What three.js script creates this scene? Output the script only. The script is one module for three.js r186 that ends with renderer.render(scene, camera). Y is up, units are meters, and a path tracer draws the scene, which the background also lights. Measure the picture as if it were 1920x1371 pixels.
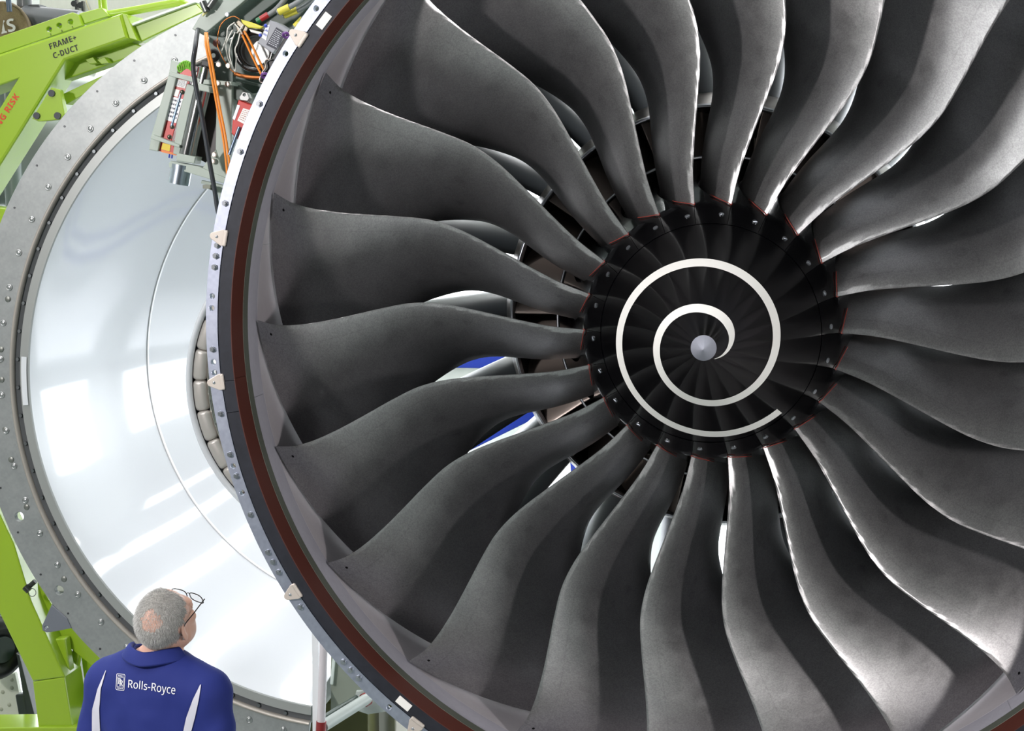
import * as THREE from 'three';
import { RoundedBoxGeometry } from 'three/addons/geometries/RoundedBoxGeometry.js';
import { mergeGeometries, toCreasedNormals } from 'three/addons/utils/BufferGeometryUtils.js';
import { RectAreaLightUniformsLib } from 'three/addons/lights/RectAreaLightUniformsLib.js';

// ---------------------------------------------------------------- camera, light, exposure
const AX = 2.56;                                   // height of the engine axis above the hall floor
const scene = new THREE.Scene();
const FL = 3143.1, YAW = 0.15716, PITCH = -0.10847;
const camera = new THREE.PerspectiveCamera(2 * Math.atan(685.5 / FL) * 180 / Math.PI, 1920 / 1371, 0.05, 100);
camera.rotation.order = 'YXZ';
camera.position.set(0.2036, AX + 0.4648, 5.3);
camera.rotation.set(PITCH, YAW, 0);
scene.add(camera);
const renderer = new THREE.WebGLRenderer();
renderer.toneMapping = THREE.LinearToneMapping;
renderer.toneMappingExposure = 1.0;
renderer.shadowMap.enabled = true;
scene.background = new THREE.Color(0, 0, 0);
RectAreaLightUniformsLib.init();

const STRIP_L = 7.0, STRIP_W = 0.8, STRIP_H = 9.2, STRIP_GLOW = 8.5;      // ceiling strip lamps: length, width, height, radiance
const STRIPS = [];
for (const x of [-9.6, -6.4, -3.2, 0, 3.2, 6.4, 9.6]) for (const z of [-11.5, -3]) STRIPS.push([x, z]);
STRIPS.push([-6.4, 5], [-3.2, 5]);
const KEYS = [                                                             // two flood lamps on stands beside the camera, out of frame
  { at: [5.4, AX + 0.35, 4.6], aim: [0.1, AX - 0.1, 0], w: 0.42, h: 0.42, glow: 370, tint: [1, 0.95, 0.94] },
  { at: [-4.3, AX + 1.7, 4.3], aim: [0.2, AX, 0], w: 0.42, h: 0.42, glow: 420, tint: [1, 0.95, 0.94] },
];
const WINDOWS = [-11, -7, -3, 1, 5, 9], WIN_W = 3.0, WIN_H = 4.6, WIN_Y = 3.0, WIN_GLOW = 4.5, SIDE_WINDOWS = [-13.5, -9.8, -6.1];      // daylit glazing in the back wall

// ---------------------------------------------------------------- helpers
const V = (x, y, z) => new THREE.Vector3(x, y, z);
const CAMQ = new THREE.Quaternion().setFromEuler(camera.rotation);
function pix(px, py, z) {                            // where the ray of a photo pixel meets the plane z = const
  const d = V((px - 960) / FL, (685.5 - py) / FL, -1).applyQuaternion(CAMQ);
  return camera.position.clone().addScaledVector(d, (z - camera.position.z) / d.z);
}
function rng(seed) { let s = seed >>> 0; return () => { s = (s + 0x6D2B79F5) | 0; let t = Math.imul(s ^ (s >>> 15), 1 | s); t = (t + Math.imul(t ^ (t >>> 7), 61 | t)) ^ t; return ((t ^ (t >>> 14)) >>> 0) / 4294967296; }; }
const used = new Map();
function numbered(n) { const k = used.get(n) || 0; used.set(n, k + 1); return k ? n + '_' + String(k).padStart(3, '0') : n; }
function thing(name, label, category, at = [0, 0, 0], turn = 0, group) {
  const o = new THREE.Group(); o.name = numbered(name); o.position.set(...at); o.rotation.y = turn;
  o.userData = { label, category }; if (group) o.userData.group = group; scene.add(o); return o;
}
function part(name, geo, mat, parent, label) {
  if (Array.isArray(geo)) geo = merge(geo);
  const m = new THREE.Mesh(geo, mat); m.name = name; m.castShadow = m.receiveShadow = true;
  if (label) m.userData.label = label; parent.add(m); return m;
}
function struct(name, geo, mat, parent) {
  const m = part(name, geo, mat, parent || scene); m.name = parent ? name : numbered(name);
  if (!parent) m.userData.kind = 'structure'; return m;
}
function merge(gs) { return mergeGeometries(gs.map((g) => { g = g.index ? g.toNonIndexed() : g; for (const k of Object.keys(g.attributes)) if (!['position', 'normal', 'uv'].includes(k)) g.deleteAttribute(k); if (!g.attributes.uv) g.setAttribute('uv', new THREE.BufferAttribute(new Float32Array(g.attributes.position.count * 2), 2)); return g; })); }
function box(w, h, d, x = 0, y = 0, z = 0, r = 0) { const g = r ? new RoundedBoxGeometry(w, h, d, 2, r) : new THREE.BoxGeometry(w, h, d); g.translate(x, y, z); return g; }
function cylBetween(a, b, r, seg = 16, r2 = r) {
  const d = b.clone().sub(a), g = new THREE.CylinderGeometry(r2, r, d.length(), seg);
  g.translate(0, d.length() / 2, 0); g.applyQuaternion(new THREE.Quaternion().setFromUnitVectors(V(0, 1, 0), d.clone().normalize())); g.translate(a.x, a.y, a.z); return g;
}
function tube(pts, r, seg = 40, rs = 8) { return new THREE.TubeGeometry(new THREE.CatmullRomCurve3(pts), seg, r, rs, false); }
// a surface of revolution about the z axis: profile of [radius, z], angles in degrees measured from +x towards +y
function revolve(profile, a0 = 0, a1 = 360, seg = 128, crease = 0) {
  const pos = [], uv = [], idx = [], n = profile.length; let len = 0;
  for (let i = 0; i < n; i++) {
    if (i) len += Math.hypot(profile[i][0] - profile[i - 1][0], profile[i][1] - profile[i - 1][1]);
    for (let k = 0; k <= seg; k++) {
      const a = (a0 + (a1 - a0) * k / seg) * Math.PI / 180, [r, z] = profile[i];
      pos.push(r * Math.cos(a), r * Math.sin(a), z); uv.push(a * 1.2, len);
    }
  }
  for (let i = 0; i < n - 1; i++) for (let k = 0; k < seg; k++) { const p = i * (seg + 1) + k, q = p + seg + 1; idx.push(p, p + 1, q, p + 1, q + 1, q); }
  let g = new THREE.BufferGeometry(); g.setAttribute('position', new THREE.Float32BufferAttribute(pos, 3)); g.setAttribute('uv', new THREE.Float32BufferAttribute(uv, 2)); g.setIndex(idx);
  if (crease) g = toCreasedNormals(g, crease); else g.computeVertexNormals();
  return g;
}
// an outline in the x-y plane (world points, z taken from the first) with thickness towards -z
function slab(points, depth, bevel = 0, holes = []) {
  const z = points[0].z, s = new THREE.Shape(points.map((p) => new THREE.Vector2(p.x, p.y)));
  for (const [c, r] of holes) { const h = new THREE.Path(); h.absarc(c.x, c.y, r, 0, Math.PI * 2); s.holes.push(h); }
  const g = new THREE.ExtrudeGeometry(s, { depth: depth - 2 * bevel, bevelEnabled: bevel > 0, bevelSize: bevel, bevelOffset: -bevel, bevelThickness: bevel, bevelSegments: 2, curveSegments: 24 });
  g.translate(0, 0, z - depth + bevel); return g;
}
// a square-section beam between two points
function beam(a, b, w, h, up = V(0, 0, 1), r = 0.008) {
  const d = b.clone().sub(a), L = d.length(), g = new RoundedBoxGeometry(w, L, h, 2, r);
  const y = d.normalize(), x = V().crossVectors(y, up).normalize(), z = V().crossVectors(x, y);
  g.applyMatrix4(new THREE.Matrix4().makeBasis(x, y, z)); const m = a.clone().add(b).multiplyScalar(0.5); g.translate(m.x, m.y, m.z); return g;
}
// ---- noise and textures
function vnoise(seed) {
  const p = new Uint8Array(512), r = rng(seed); for (let i = 0; i < 256; i++) p[i] = i;
  for (let i = 255; i > 0; i--) { const j = (r() * (i + 1)) | 0; [p[i], p[j]] = [p[j], p[i]]; } for (let i = 0; i < 256; i++) p[i + 256] = p[i];
  return (x, y, per) => {
    let xi = Math.floor(x), yi = Math.floor(y); const fx = x - xi, fy = y - yi, u = fx * fx * (3 - 2 * fx), v = fy * fy * (3 - 2 * fy);
    const w = (a) => ((a % per) + per) % per, h = (a, b) => p[p[w(a) & 255] + (w(b) & 255)] / 255;
    return (h(xi, yi) * (1 - u) + h(xi + 1, yi) * u) * (1 - v) + (h(xi, yi + 1) * (1 - u) + h(xi + 1, yi + 1) * u) * v;
  };
}
function fbm(n, x, y, per, oct) { let a = 0, w = 0.5, s = 0; for (let o = 0; o < oct; o++) { a += w * n(x, y, per); s += w; x *= 2; y *= 2; per *= 2; w *= 0.55; } return a / s; }
function tex(size, fn, srgb, rx = 1, ry = 1) {
  const d = new Uint8Array(size * size * 4);
  for (let j = 0; j < size; j++) for (let i = 0; i < size; i++) { const c = fn(i / size, j / size), o = (j * size + i) * 4; for (let k = 0; k < 3; k++) d[o + k] = Math.max(0, Math.min(255, (Array.isArray(c) ? c[k] : c) * 255)); d[o + 3] = 255; }
  const t = new THREE.DataTexture(d, size, size); t.wrapS = t.wrapT = THREE.RepeatWrapping; t.magFilter = THREE.LinearFilter; t.minFilter = THREE.LinearMipmapLinearFilter; t.generateMipmaps = true;
  if (srgb) t.colorSpace = THREE.SRGBColorSpace; t.repeat.set(rx, ry); t.needsUpdate = true; return t;
}
const N1 = vnoise(11), N2 = vnoise(23), N3 = vnoise(37);
const grain = tex(512, (u, v) => 0.5 + 0.9 * (fbm(N1, u * 64, v * 64, 64, 3) - 0.5) * 0.7 + 0.6 * (fbm(N2, u * 5, v * 5, 5, 4) - 0.5), false);
const mottle = (lo, hi, cells = 6, seed = N2) => tex(512, (u, v) => { const k = 0.6 * fbm(seed, u * cells, v * cells, cells, 5) + 0.4 * fbm(N1, u * 90, v * 90, 90, 2); return lo.map((a, i) => a + (hi[i] - a) * k); }, true);
const M = (o) => new THREE.MeshPhysicalMaterial(o);
const paint = (hex, rough = 0.4, coat = 0.3) => M({ color: hex, roughness: rough, clearcoat: coat, clearcoatRoughness: 0.2 });
const metal = (hex, rough = 0.35, o = {}) => M({ color: hex, roughness: rough, metalness: 1, ...o });

// ---------------------------------------------------------------- hall
const wallTex = mottle([0.80, 0.82, 0.80], [0.90, 0.91, 0.89], 4);
const hallWall = M({ map: wallTex, roughness: 0.8 }), hallCeil = M({ color: 0x6f7472, roughness: 0.9 }), hallDoor = M({ color: 0x4d5352, roughness: 0.7 });
const floorTex = mottle([0.50, 0.54, 0.53], [0.60, 0.63, 0.62], 8); floorTex.repeat.set(0.4, 0.4);
const hallFloor = M({ map: floorTex, roughness: 0.3, clearcoat: 0.8, clearcoatRoughness: 0.12 });
{
  const x0 = -14, x1 = 13, z0 = -16, z1 = 15, h = 10.5, t = 0.3, w = x1 - x0, d = z1 - z0, cx = (x0 + x1) / 2, cz = (z0 + z1) / 2;
  struct('floor', box(w + 2 * t, t, d + 2 * t, cx, -t / 2, cz), hallFloor);
  struct('ceiling', box(w + 2 * t, t, d + 2 * t, cx, h + t / 2, cz), hallCeil);
  struct('wall_back', box(w, h, t, cx, h / 2, z0 - t / 2), hallWall);
  struct('wall_front', box(w, h, t, cx, h / 2, z1 + t / 2), hallDoor);
  struct('wall_left', box(t, h, d, x0 - t / 2, h / 2, cz), hallWall);
  struct('wall_right', box(t, h, d, x1 + t / 2, h / 2, cz), hallWall);
}
const housing = paint(0xd8dcda, 0.5), glowWhite = new THREE.MeshStandardMaterial({ color: 0xffffff, emissive: 0xffffff, emissiveIntensity: 2.0, roughness: 0.6 });
for (const [x, z] of STRIPS) {
  const t = thing('ceiling_strip_lamp', 'long white strip lamp hanging below the hall ceiling', 'lamp', [x, STRIP_H, z], 0, 'strip lamps under the hall ceiling');
  part('housing', box(STRIP_W + 0.06, 0.1, STRIP_L + 0.06, 0, 0.07, 0, 0.01), housing, t);
  part('diffuser', box(STRIP_W, 0.02, STRIP_L, 0, 0.01, 0), glowWhite, t);
  for (const s of [-1, 1]) part('hanger_rod', cylBetween(V(0, 0.12, s * STRIP_L * 0.4), V(0, 10.5 - STRIP_H, s * STRIP_L * 0.4), 0.012, 8), housing, t);
  const l = new THREE.RectAreaLight(0xffffff, STRIP_GLOW, STRIP_W, STRIP_L); l.position.set(0, -0.012, 0); l.rotation.x = -Math.PI / 2; l.name = 'strip_light'; t.add(l);
}
{
  const frameM = paint(0xc4cac8, 0.4), daylight = new THREE.MeshStandardMaterial({ color: 0xffffff, emissive: 0xf4f8ff, emissiveIntensity: 2.2, roughness: 0.5 });
  [...WINDOWS.map((x) => [x, -15.98, 0]), ...SIDE_WINDOWS.map((z) => [12.98, z, -Math.PI / 2])].forEach(([x, z, turn], i) => {
    const w = new THREE.Group(); w.name = 'window_' + (i + 1); w.userData.kind = 'structure'; w.position.set(x, WIN_Y, z); w.rotation.y = turn; scene.add(w);
    for (let a = 0; a < 2; a++) for (let b = 0; b < 3; b++) part('pane', box(WIN_W / 2 - 0.06, WIN_H / 3 - 0.06, 0.02, (a - 0.5) * WIN_W / 2, (b - 1) * WIN_H / 3, 0), daylight, w);
    for (let a = 0; a < 3; a++) part('mullion', box(0.08, WIN_H + 0.08, 0.1, (a - 1) * WIN_W / 2, 0, 0.02), frameM, w);
    for (let b = 0; b < 4; b++) part('mullion', box(WIN_W, 0.08, 0.09, 0, (b - 1.5) * WIN_H / 3, 0.02), frameM, w);
    const l = new THREE.RectAreaLight(0xf4f8ff, WIN_GLOW, WIN_W, WIN_H); l.position.set(0, 0, 0.09); l.rotation.y = Math.PI; l.name = 'window_light'; w.add(l);
  });
}
for (const k of KEYS) {
  const t = thing('flood_lamp', k.at[0] > 0 ? 'square flood lamp on a tripod facing the fan from the open hall' : 'square flood lamp on a tripod standing behind the watching person', 'lamp', [k.at[0], 0, k.at[2]]);
  const head = new THREE.Group(); head.name = 'lamp_head'; head.position.set(0, k.at[1], 0); t.add(head);
  const aim = V(k.aim[0] - k.at[0], k.aim[1] - k.at[1], k.aim[2] - k.at[2]); head.quaternion.setFromUnitVectors(V(0, 0, -1), aim.normalize());
  part('lamp_housing', box(k.w + 0.06, k.h + 0.06, 0.14, 0, 0, 0.08, 0.02), paint(0x222222, 0.5), head);
  part('lamp_face', box(k.w, k.h, 0.01, 0, 0, 0.004), glowWhite, head);
  part('pole', cylBetween(V(0, 0.5, 0), V(0, k.at[1] - 0.2, 0), 0.018), metal(0x888888), t);
  for (let i = 0; i < 3; i++) { const a = i * 2.094; part('leg', cylBetween(V(0, 0.6, 0), V(0.5 * Math.cos(a), 0.01, 0.5 * Math.sin(a)), 0.012, 10), metal(0x888888), t); }
  const l = new THREE.RectAreaLight(new THREE.Color(...k.tint), k.glow, k.w, k.h); l.position.set(0, 0, -0.004); l.name = 'flood_light'; head.add(l);
}

// ---------------------------------------------------------------- the fan
const NB = 22, PITCHB = 360 / NB, RAD = Math.PI / 180;
function curve(table) { return (x) => { let i = 0; while (i < table.length - 2 && x > table[i + 1][0]) i++; const n = table.length, p = (k) => table[Math.max(0, Math.min(n - 1, k))];
  const [x0, y0] = p(i), [x1, y1] = p(i + 1), h = x1 - x0, m0 = (y1 - p(i - 1)[1]) / (x1 - p(i - 1)[0] || 1), m1 = (p(i + 2)[1] - y0) / (p(i + 2)[0] - x0 || 1), t = Math.max(0, Math.min(1, (x - x0) / h)), t2 = t * t, t3 = t2 * t;
  return (2 * t3 - 3 * t2 + 1) * y0 + (t3 - 2 * t2 + t) * h * m0 + (-2 * t3 + 3 * t2) * y1 + (t3 - t2) * h * m1; }; }
const leAngle = curve([[0.36, 0.6], [0.40, 0], [0.50, -1.0], [0.60, -2.6], [0.70, -4.0], [0.80, -5.0], [0.88, -5.3], [0.96, -4.9], [1.05, -3.6], [1.15, -2.1], [1.25, -0.9], [1.35, -0.15], [1.43, -0.05], [1.498, -0.6]]);
const leZ = curve([[0.36, 0.0], [0.40, 0.0], [0.6, 0.012], [0.85, 0.02], [1.1, 0.005], [1.3, -0.015], [1.498, -0.041]]);
const axChord = curve([[0.36, 0.40], [0.55, 0.43], [0.75, 0.44], [0.95, 0.42], [1.2, 0.37], [1.498, 0.325]]);
const stagger = curve([[0.36, 9], [0.55, 14], [0.72, 20], [0.95, 34], [1.2, 48], [1.498, 58.3]]);
const camberA = curve([[0.36, 24], [0.6, 24], [0.95, 14], [1.2, 7], [1.498, 2.5]]);
const thick = curve([[0.36, 0.036], [0.6, 0.028], [0.95, 0.018], [1.3, 0.012], [1.498, 0.010]]);
const rAft = curve([[0.36, 0.46], [0.55, 0.64], [0.75, 0.82], [1.0, 1.03], [1.3, 1.31], [1.498, 1.496]]);
function bladePoint(r0, c, side) {                    // side: +1 suction, -1 pressure, 0 camber line
  const ac = axChord(r0), xi = stagger(r0), ca = camberA(r0), r = r0 + (rAft(r0) - r0) * c;
  let th = 0; const n = 12; for (let i = 0; i < n; i++) th += Math.tan((xi + ca * (1 - 2 * (i + 0.5) / n * c)) * RAD) * ac * c / n / r0;
  const b = (xi + ca * (1 - 2 * c)) * RAD, hh = side * thick(r0) * (0.9 * Math.sqrt(c) * (1 - c) + 0.55 * c * (1 - c)) + side * 0.0012;
  const a = leAngle(r0) * RAD + th + Math.cos(b) * hh / r;
  return [r * Math.cos(a), r * Math.sin(a), leZ(r0) - ac * c + Math.sin(b) * hh];
}
function bladeGeometry() {
  const NS = 52, NC = 22, pos = [], uv = [], idx = [], ring = 2 * NC + 1;
  for (let i = 0; i <= NS; i++) {
    const s = i / NS, r0 = 0.365 + (1.498 - 0.365) * s;
    for (let j = 0; j < ring; j++) {
      const k = (j - NC) / NC, c = Math.pow(Math.abs(k), 1.8), side = k < 0 ? 1 : k > 0 ? -1 : 0;
      pos.push(...bladePoint(r0, c, side)); uv.push(k < 0 ? 0.5 - 0.5 * c : 0.5 + 0.5 * c, s);
    }
  }
  for (let i = 0; i < NS; i++) for (let j = 0; j < ring - 1; j++) { const p = i * ring + j, q = p + ring; idx.push(p, q, p + 1, p + 1, q, q + 1); }
  for (let i = 0; i < NS; i++) { const p = i * ring, q = p + ring, p2 = p + ring - 1, q2 = q + ring - 1; idx.push(p, p2, q, p2, q2, q); }
  const o = NS * ring; for (let j = 0; j < NC; j++) { const a = o + j, b = o + ring - 1 - j; idx.push(a, b, a + 1, b, b - 1, a + 1); }
  const g = new THREE.BufferGeometry(); g.setAttribute('position', new THREE.Float32BufferAttribute(pos, 3)); g.setAttribute('uv', new THREE.Float32BufferAttribute(uv, 2)); g.setIndex(idx);
  return toCreasedNormals(g, 1.0);
}
// titanium: fine blasted grain, faint cloudy handling marks, a weld line a little behind the leading edge
const blSpots = []; { const r = rng(5); for (let i = 0; i < 26; i++) blSpots.push([0.02 + 0.45 * r(), 0.05 + 0.9 * r(), 0.006 + 0.012 * r()]); }
const bladeMaps = [101, 202, 303].map((sd) => {
  const n = vnoise(sd), sp = rng(sd), spots = []; for (let i = 0; i < 14; i++) spots.push([0.05 + 0.4 * sp(), 0.05 + 0.5 * sp(), 0.008 + 0.014 * sp()]);
  return tex(1024, (u, v) => {
    let k = 0.64 + 0.07 * (fbm(n, u * 12, v * 22, 256, 5) - 0.5) + 0.10 * (n(u * 330, v * 500, 4096) - 0.5);
    const c = (0.5 - u) * 2; if (c > 0) { const d = Math.abs(c - 0.11 - 0.01 * Math.sin(v * 9)); if (d < 0.004) k -= 0.025; }
    for (const [a, b, q] of spots) { const e = Math.hypot((u - a) * 1.1, v - b); if (e < q * (0.8 + 0.6 * n(u * 90, v * 90, 4096))) k -= 0.03; }
    if (Math.hypot((u - 0.468) * 0.9, v - 0.962) < 0.0035) k = 0.12;
    return [k * 0.99, k * 0.985, k * 0.99];
  }, true);
});
const bladeMats = bladeMaps.map((map) => M({ map, metalness: 0.9, roughness: 0.42, roughnessMap: tex(256, (u, v) => { const k = 0.88 + 0.24 * (fbm(N3, u * 30, v * 40, 64, 3) - 0.5); return [k, k, k]; }) }));
const blackGloss = M({ color: 0x040405, roughness: 0.14, clearcoat: 0.35, clearcoatRoughness: 0.05, specularIntensity: 0.8 });
const steel = metal(0xc8ccd2, 0.28), darkSteel = metal(0x4a4a4e, 0.3), whitePaint = paint(0xf4f2ee, 0.45, 0.2);
const sealRed = M({ color: 0x8a3830, roughness: 0.5 });
const rotor = thing('fan_rotor', 'jet engine fan of curved titanium blades around a black cone with white spiral', 'fan', [0, AX, 0]);
const bladeGeo = bladeGeometry();
const hubR = (z) => z > 0 ? 0.402 - 0.667 * z : 0.402 - 0.30 * z;
function fillerGeometry() {                          // one panel between two blade roots
  const NZ = 24, NT = 10, pos = [], uv = [], idx = [], zs = []; for (let i = 0; i <= NZ; i++) zs.push(0.0905 - (0.0905 + 0.47) * i / NZ);
  const edge = (z, side) => { if (z >= -0.003) return 0.12 * side; const c = Math.min(1, -z / 0.40), q = bladePoint(0.372, c, side); return Math.atan2(q[1], q[0]) / RAD + 0.25 * side; };
  for (let i = 0; i <= NZ; i++) for (let k = 0; k <= NT + 2; k++) {
    const t = Math.max(0, Math.min(1, (k - 1) / NT)), sunk = (k === 0 || k === NT + 2) ? 0.02 : 0, z = zs[i], a = (edge(z, 1) * (1 - t) + (edge(z, -1) + PITCHB) * t) * RAD, r = hubR(z) - sunk;
    pos.push(r * Math.cos(a), r * Math.sin(a), z); uv.push(a, z);
  }
  const w = NT + 3; for (let i = 0; i < NZ; i++) for (let k = 0; k < w - 1; k++) { const p = i * w + k, q = p + w; idx.push(p, q, p + 1, p + 1, q, q + 1); }
  const g = new THREE.BufferGeometry(); g.setAttribute('position', new THREE.Float32BufferAttribute(pos, 3)); g.setAttribute('uv', new THREE.Float32BufferAttribute(uv, 2)); g.setIndex(idx); return toCreasedNormals(g, 0.9);
}
const fillerGeo = fillerGeometry();
const screwGeo = (() => { const d = new THREE.CylinderGeometry(0.0085, 0.0085, 0.003, 20), s = box(0.012, 0.0012, 0.0016, 0, 0.0018, 0); const g = merge([d, s]);
  const n = V(Math.cos(3.6 * RAD), Math.sin(3.6 * RAD), 0).multiplyScalar(0.832).add(V(0, 0, 0.555)); g.applyQuaternion(new THREE.Quaternion().setFromUnitVectors(V(0, 1, 0), n)); const r = hubR(0.05) + 0.001; g.translate(r * Math.cos(3.6 * RAD), r * Math.sin(3.6 * RAD), 0.05); return g; })();
const sealGeo = (() => { const pts = []; const up = (c, side) => { const p = bladePoint(0.376, c, side), z = p[2], a = Math.atan2(p[1], p[0]) + side * 0.006, r = hubR(z) + 0.004; return V(r * Math.cos(a), r * Math.sin(a), z); };
  for (let i = 0; i <= 8; i++) pts.push(up(0.20 * Math.pow(1 - i / 8, 1.5) + 0.003, 1)); pts.push(V(hubR(0.006) + 0.003, 0, 0.006)); for (let i = 0; i <= 3; i++) pts.push(up(0.004 + 0.04 * i / 3, -1)); return tube(pts, 0.0016, 40, 6); })();
for (let k = 0; k < NB; k++) {
  const turn = (o) => { o.rotation.z = (k * PITCHB + 0.1) * RAD; return o; };
  turn(part('fan_blade', bladeGeo, bladeMats[k % 3], rotor));
  const f = turn(part('annulus_filler', fillerGeo, blackGloss, rotor, 'glossy black filler panel between blade roots'));
  part('screw', screwGeo, steel, f); part('root_seal', sealGeo, sealRed, f, 'red sealing strip round the blade root');
}
{ // the cone, its painted spiral and its metal tip
  const cone = (z) => 0.667 * (0.6 - z), prof = []; for (let i = 0; i <= 30; i++) { const z = 0.546 - (0.546 - 0.092) * i / 30; prof.push([cone(z), z]); } prof.push([0.3405, 0.089]);
  const sp = part('spinner', revolve(prof, 0, 360, 160), blackGloss, rotor, 'glossy black nose cone');
  part('nose_tip', revolve([[0.0005, 0.5995], [0.002, 0.5975], [cone(0.546) + 0.0005, 0.547], [cone(0.546) - 0.004, 0.541]], 0, 360, 48), M({ color: 0xa9abb8, roughness: 0.4, metalness: 0.35 }), sp, 'pale grey metal tip');
  const rs = curve([[-46, 0.043], [22, 0.082], [99, 0.1055], [190, 0.1465], [273, 0.186], [364, 0.2035], [456, 0.229], [546, 0.274], [631, 0.3055], [673, 0.3165]]);
  const pos = [], idx = [], nrm = []; const n = 260;
  for (let i = 0; i <= n; i++) {
    const d = -46 + 719 * i / n, w = 0.0112 * Math.min(1, (i / n) / 0.13 + 0.05), a = d * RAD, nn = V(Math.cos(a) * 0.832, Math.sin(a) * 0.832, 0.555);
    for (const s of [-1, 1]) { const r = rs(d) + s * w, z = 0.6 - r / 0.667; pos.push(r * Math.cos(a) + nn.x * 0.0012, r * Math.sin(a) + nn.y * 0.0012, z + nn.z * 0.0012); nrm.push(nn.x, nn.y, nn.z); }
    if (i) { const p = 2 * i - 2; idx.push(p, p + 1, p + 2, p + 1, p + 3, p + 2); }
  }
  const g = new THREE.BufferGeometry(); g.setAttribute('position', new THREE.Float32BufferAttribute(pos, 3)); g.setAttribute('normal', new THREE.Float32BufferAttribute(nrm, 3)); g.setIndex(idx);
  part('spiral_stripe', g, whitePaint, sp, 'white painted spiral');
  part('hub_drum', revolve([[0.32, 0.08], [0.35, 0.02], [0.375, -0.05], [0.50, -0.47], [0.50, -0.50], [0.3, -0.5]], 0, 360, 96), metal(0x8a8c90, 0.4), rotor);
}

// ---------------------------------------------------------------- fan case, splitter and vanes behind the fan
const fcase = thing('fan_case', 'round fan casing with silver front flange, brown seal ring and pale liner', 'engine casing', [0, AX, 0]);
const flangeMat = metal(0xc9ccd6, 0.42, { map: mottle([0.66, 0.68, 0.76], [0.84, 0.86, 0.92], 5), color: 0xffffff, bumpMap: grain, bumpScale: 0.0002 });
const darkRing = M({ color: 0xffffff, map: mottle([0.10, 0.105, 0.135], [0.19, 0.20, 0.24], 12), roughness: 0.5, metalness: 0.2 });
const brown = M({ color: 0x4e2117, roughness: 0.55 }), greyStrip = M({ color: 0x62665c, roughness: 0.5, metalness: 0.3 });
const linerMat = M({ map: mottle([0.60, 0.59, 0.63], [0.66, 0.65, 0.69], 10), roughness: 0.6 }), trackMat = M({ map: mottle([0.66, 0.64, 0.66], [0.71, 0.69, 0.71], 10), roughness: 0.55 });
const flangeHoles = [[594, 17], [536, 101], [401, 679], [434, 875], [398, 555.5], [397, 578], [402, 699], [451, 925], [729, 1327]].map(([x, y]) => { const p = pix(x, y, 0.157), a = Math.atan2(p.y - AX, p.x); return [1.587 * Math.cos(a), 1.587 * Math.sin(a)]; });
{ // flat ring with drilled bolt holes
  const sh = new THREE.Shape(), inner = new THREE.Path(); sh.absarc(0, 0, 1.6065, 0, Math.PI * 2); inner.absarc(0, 0, 1.5665, 0, Math.PI * 2, true); sh.holes.push(inner);
  for (const [x, y] of flangeHoles) { const h = new THREE.Path(); h.absarc(x, y, 0.0085, 0, Math.PI * 2, true); sh.holes.push(h); }
  const g = new THREE.ExtrudeGeometry(sh, { depth: 0.022, bevelEnabled: true, bevelSize: 0.0012, bevelOffset: -0.0012, bevelThickness: 0.0012, bevelSegments: 1, curveSegments: 220 }).translate(0, 0, 0.157 - 0.0232);
  part('front_flange', toCreasedNormals(g, 0.5), flangeMat, fcase, 'bare silver flange with bolt holes');
}
part('seal_groove', revolve([[1.567, 0.140], [1.561, 0.140]], 0, 360, 200), paint(0x2a2b2e, 0.7, 0), fcase);
for (const [a0, a1] of [[-170, -95], [-95, -30], [-30, 60], [60, 125], [125, 186.2], [186.2, 190]]) part('dark_ring_segment', revolve([[1.562, 0.146], [1.562, 0.164], [1.560, 0.166], [1.520, 0.166], [1.518, 0.164], [1.518, 0.14]], a0 + 0.03, a1 - 0.03, 80, 0.5), darkRing, fcase, 'dark speckled ring segment');
for (let i = 0; i < 5; i++) part('brown_ring_segment', revolve([[1.5205, 0.1665], [1.518, 0.1665], [1.502, 0.10], [1.502, 0.09]], 186 + i * 72 + 0.02, 258 + i * 72 - 0.02, 80, 0.5), brown, fcase, 'brown sealing ring segment');
part('grey_strip', revolve([[1.5035, 0.10], [1.501, 0.0985], [1.5008, 0.052], [1.504, 0.050]], 0, 360, 256, 0.5), greyStrip, fcase);
for (let i = 0; i < 6; i++) part('liner_panel', revolve([[1.508, 0.06], [1.5055, 0.0515], [1.5055, -0.065], [1.508, -0.068]], 189 + i * 60 + 0.02, 249 + i * 60 - 0.02, 60, 0.5), linerMat, fcase, 'pale lilac grey acoustic liner panel');
for (let i = 0; i < 6; i++) part('fan_track_panel', revolve([[1.509, -0.066], [1.5062, -0.069], [1.5062, -0.46], [1.509, -0.465]], 170 + i * 60 + 0.02, 230 + i * 60 - 0.02, 60, 0.5), trackMat, fcase, 'pale grey track panel over the blade tips');
part('rear_liner', revolve([[1.507, -0.466], [1.50, -0.9], [1.47, -1.6]], 0, 360, 160), M({ color: 0x85868a, roughness: 0.5 }), fcase);
const caseOut = M({ color: 0x8d9a94, roughness: 0.5, metalness: 0.4 });
part('case_barrel', revolve([[1.566, 0.13], [1.555, 0.10], [1.545, -0.1], [1.545, -0.55], [1.60, -0.57], [1.60, -0.60], [1.545, -0.62], [1.53, -1.3], [1.56, -1.31], [1.56, -1.6], [1.47, -1.6]], 0, 360, 160, 0.5), caseOut, fcase);
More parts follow.
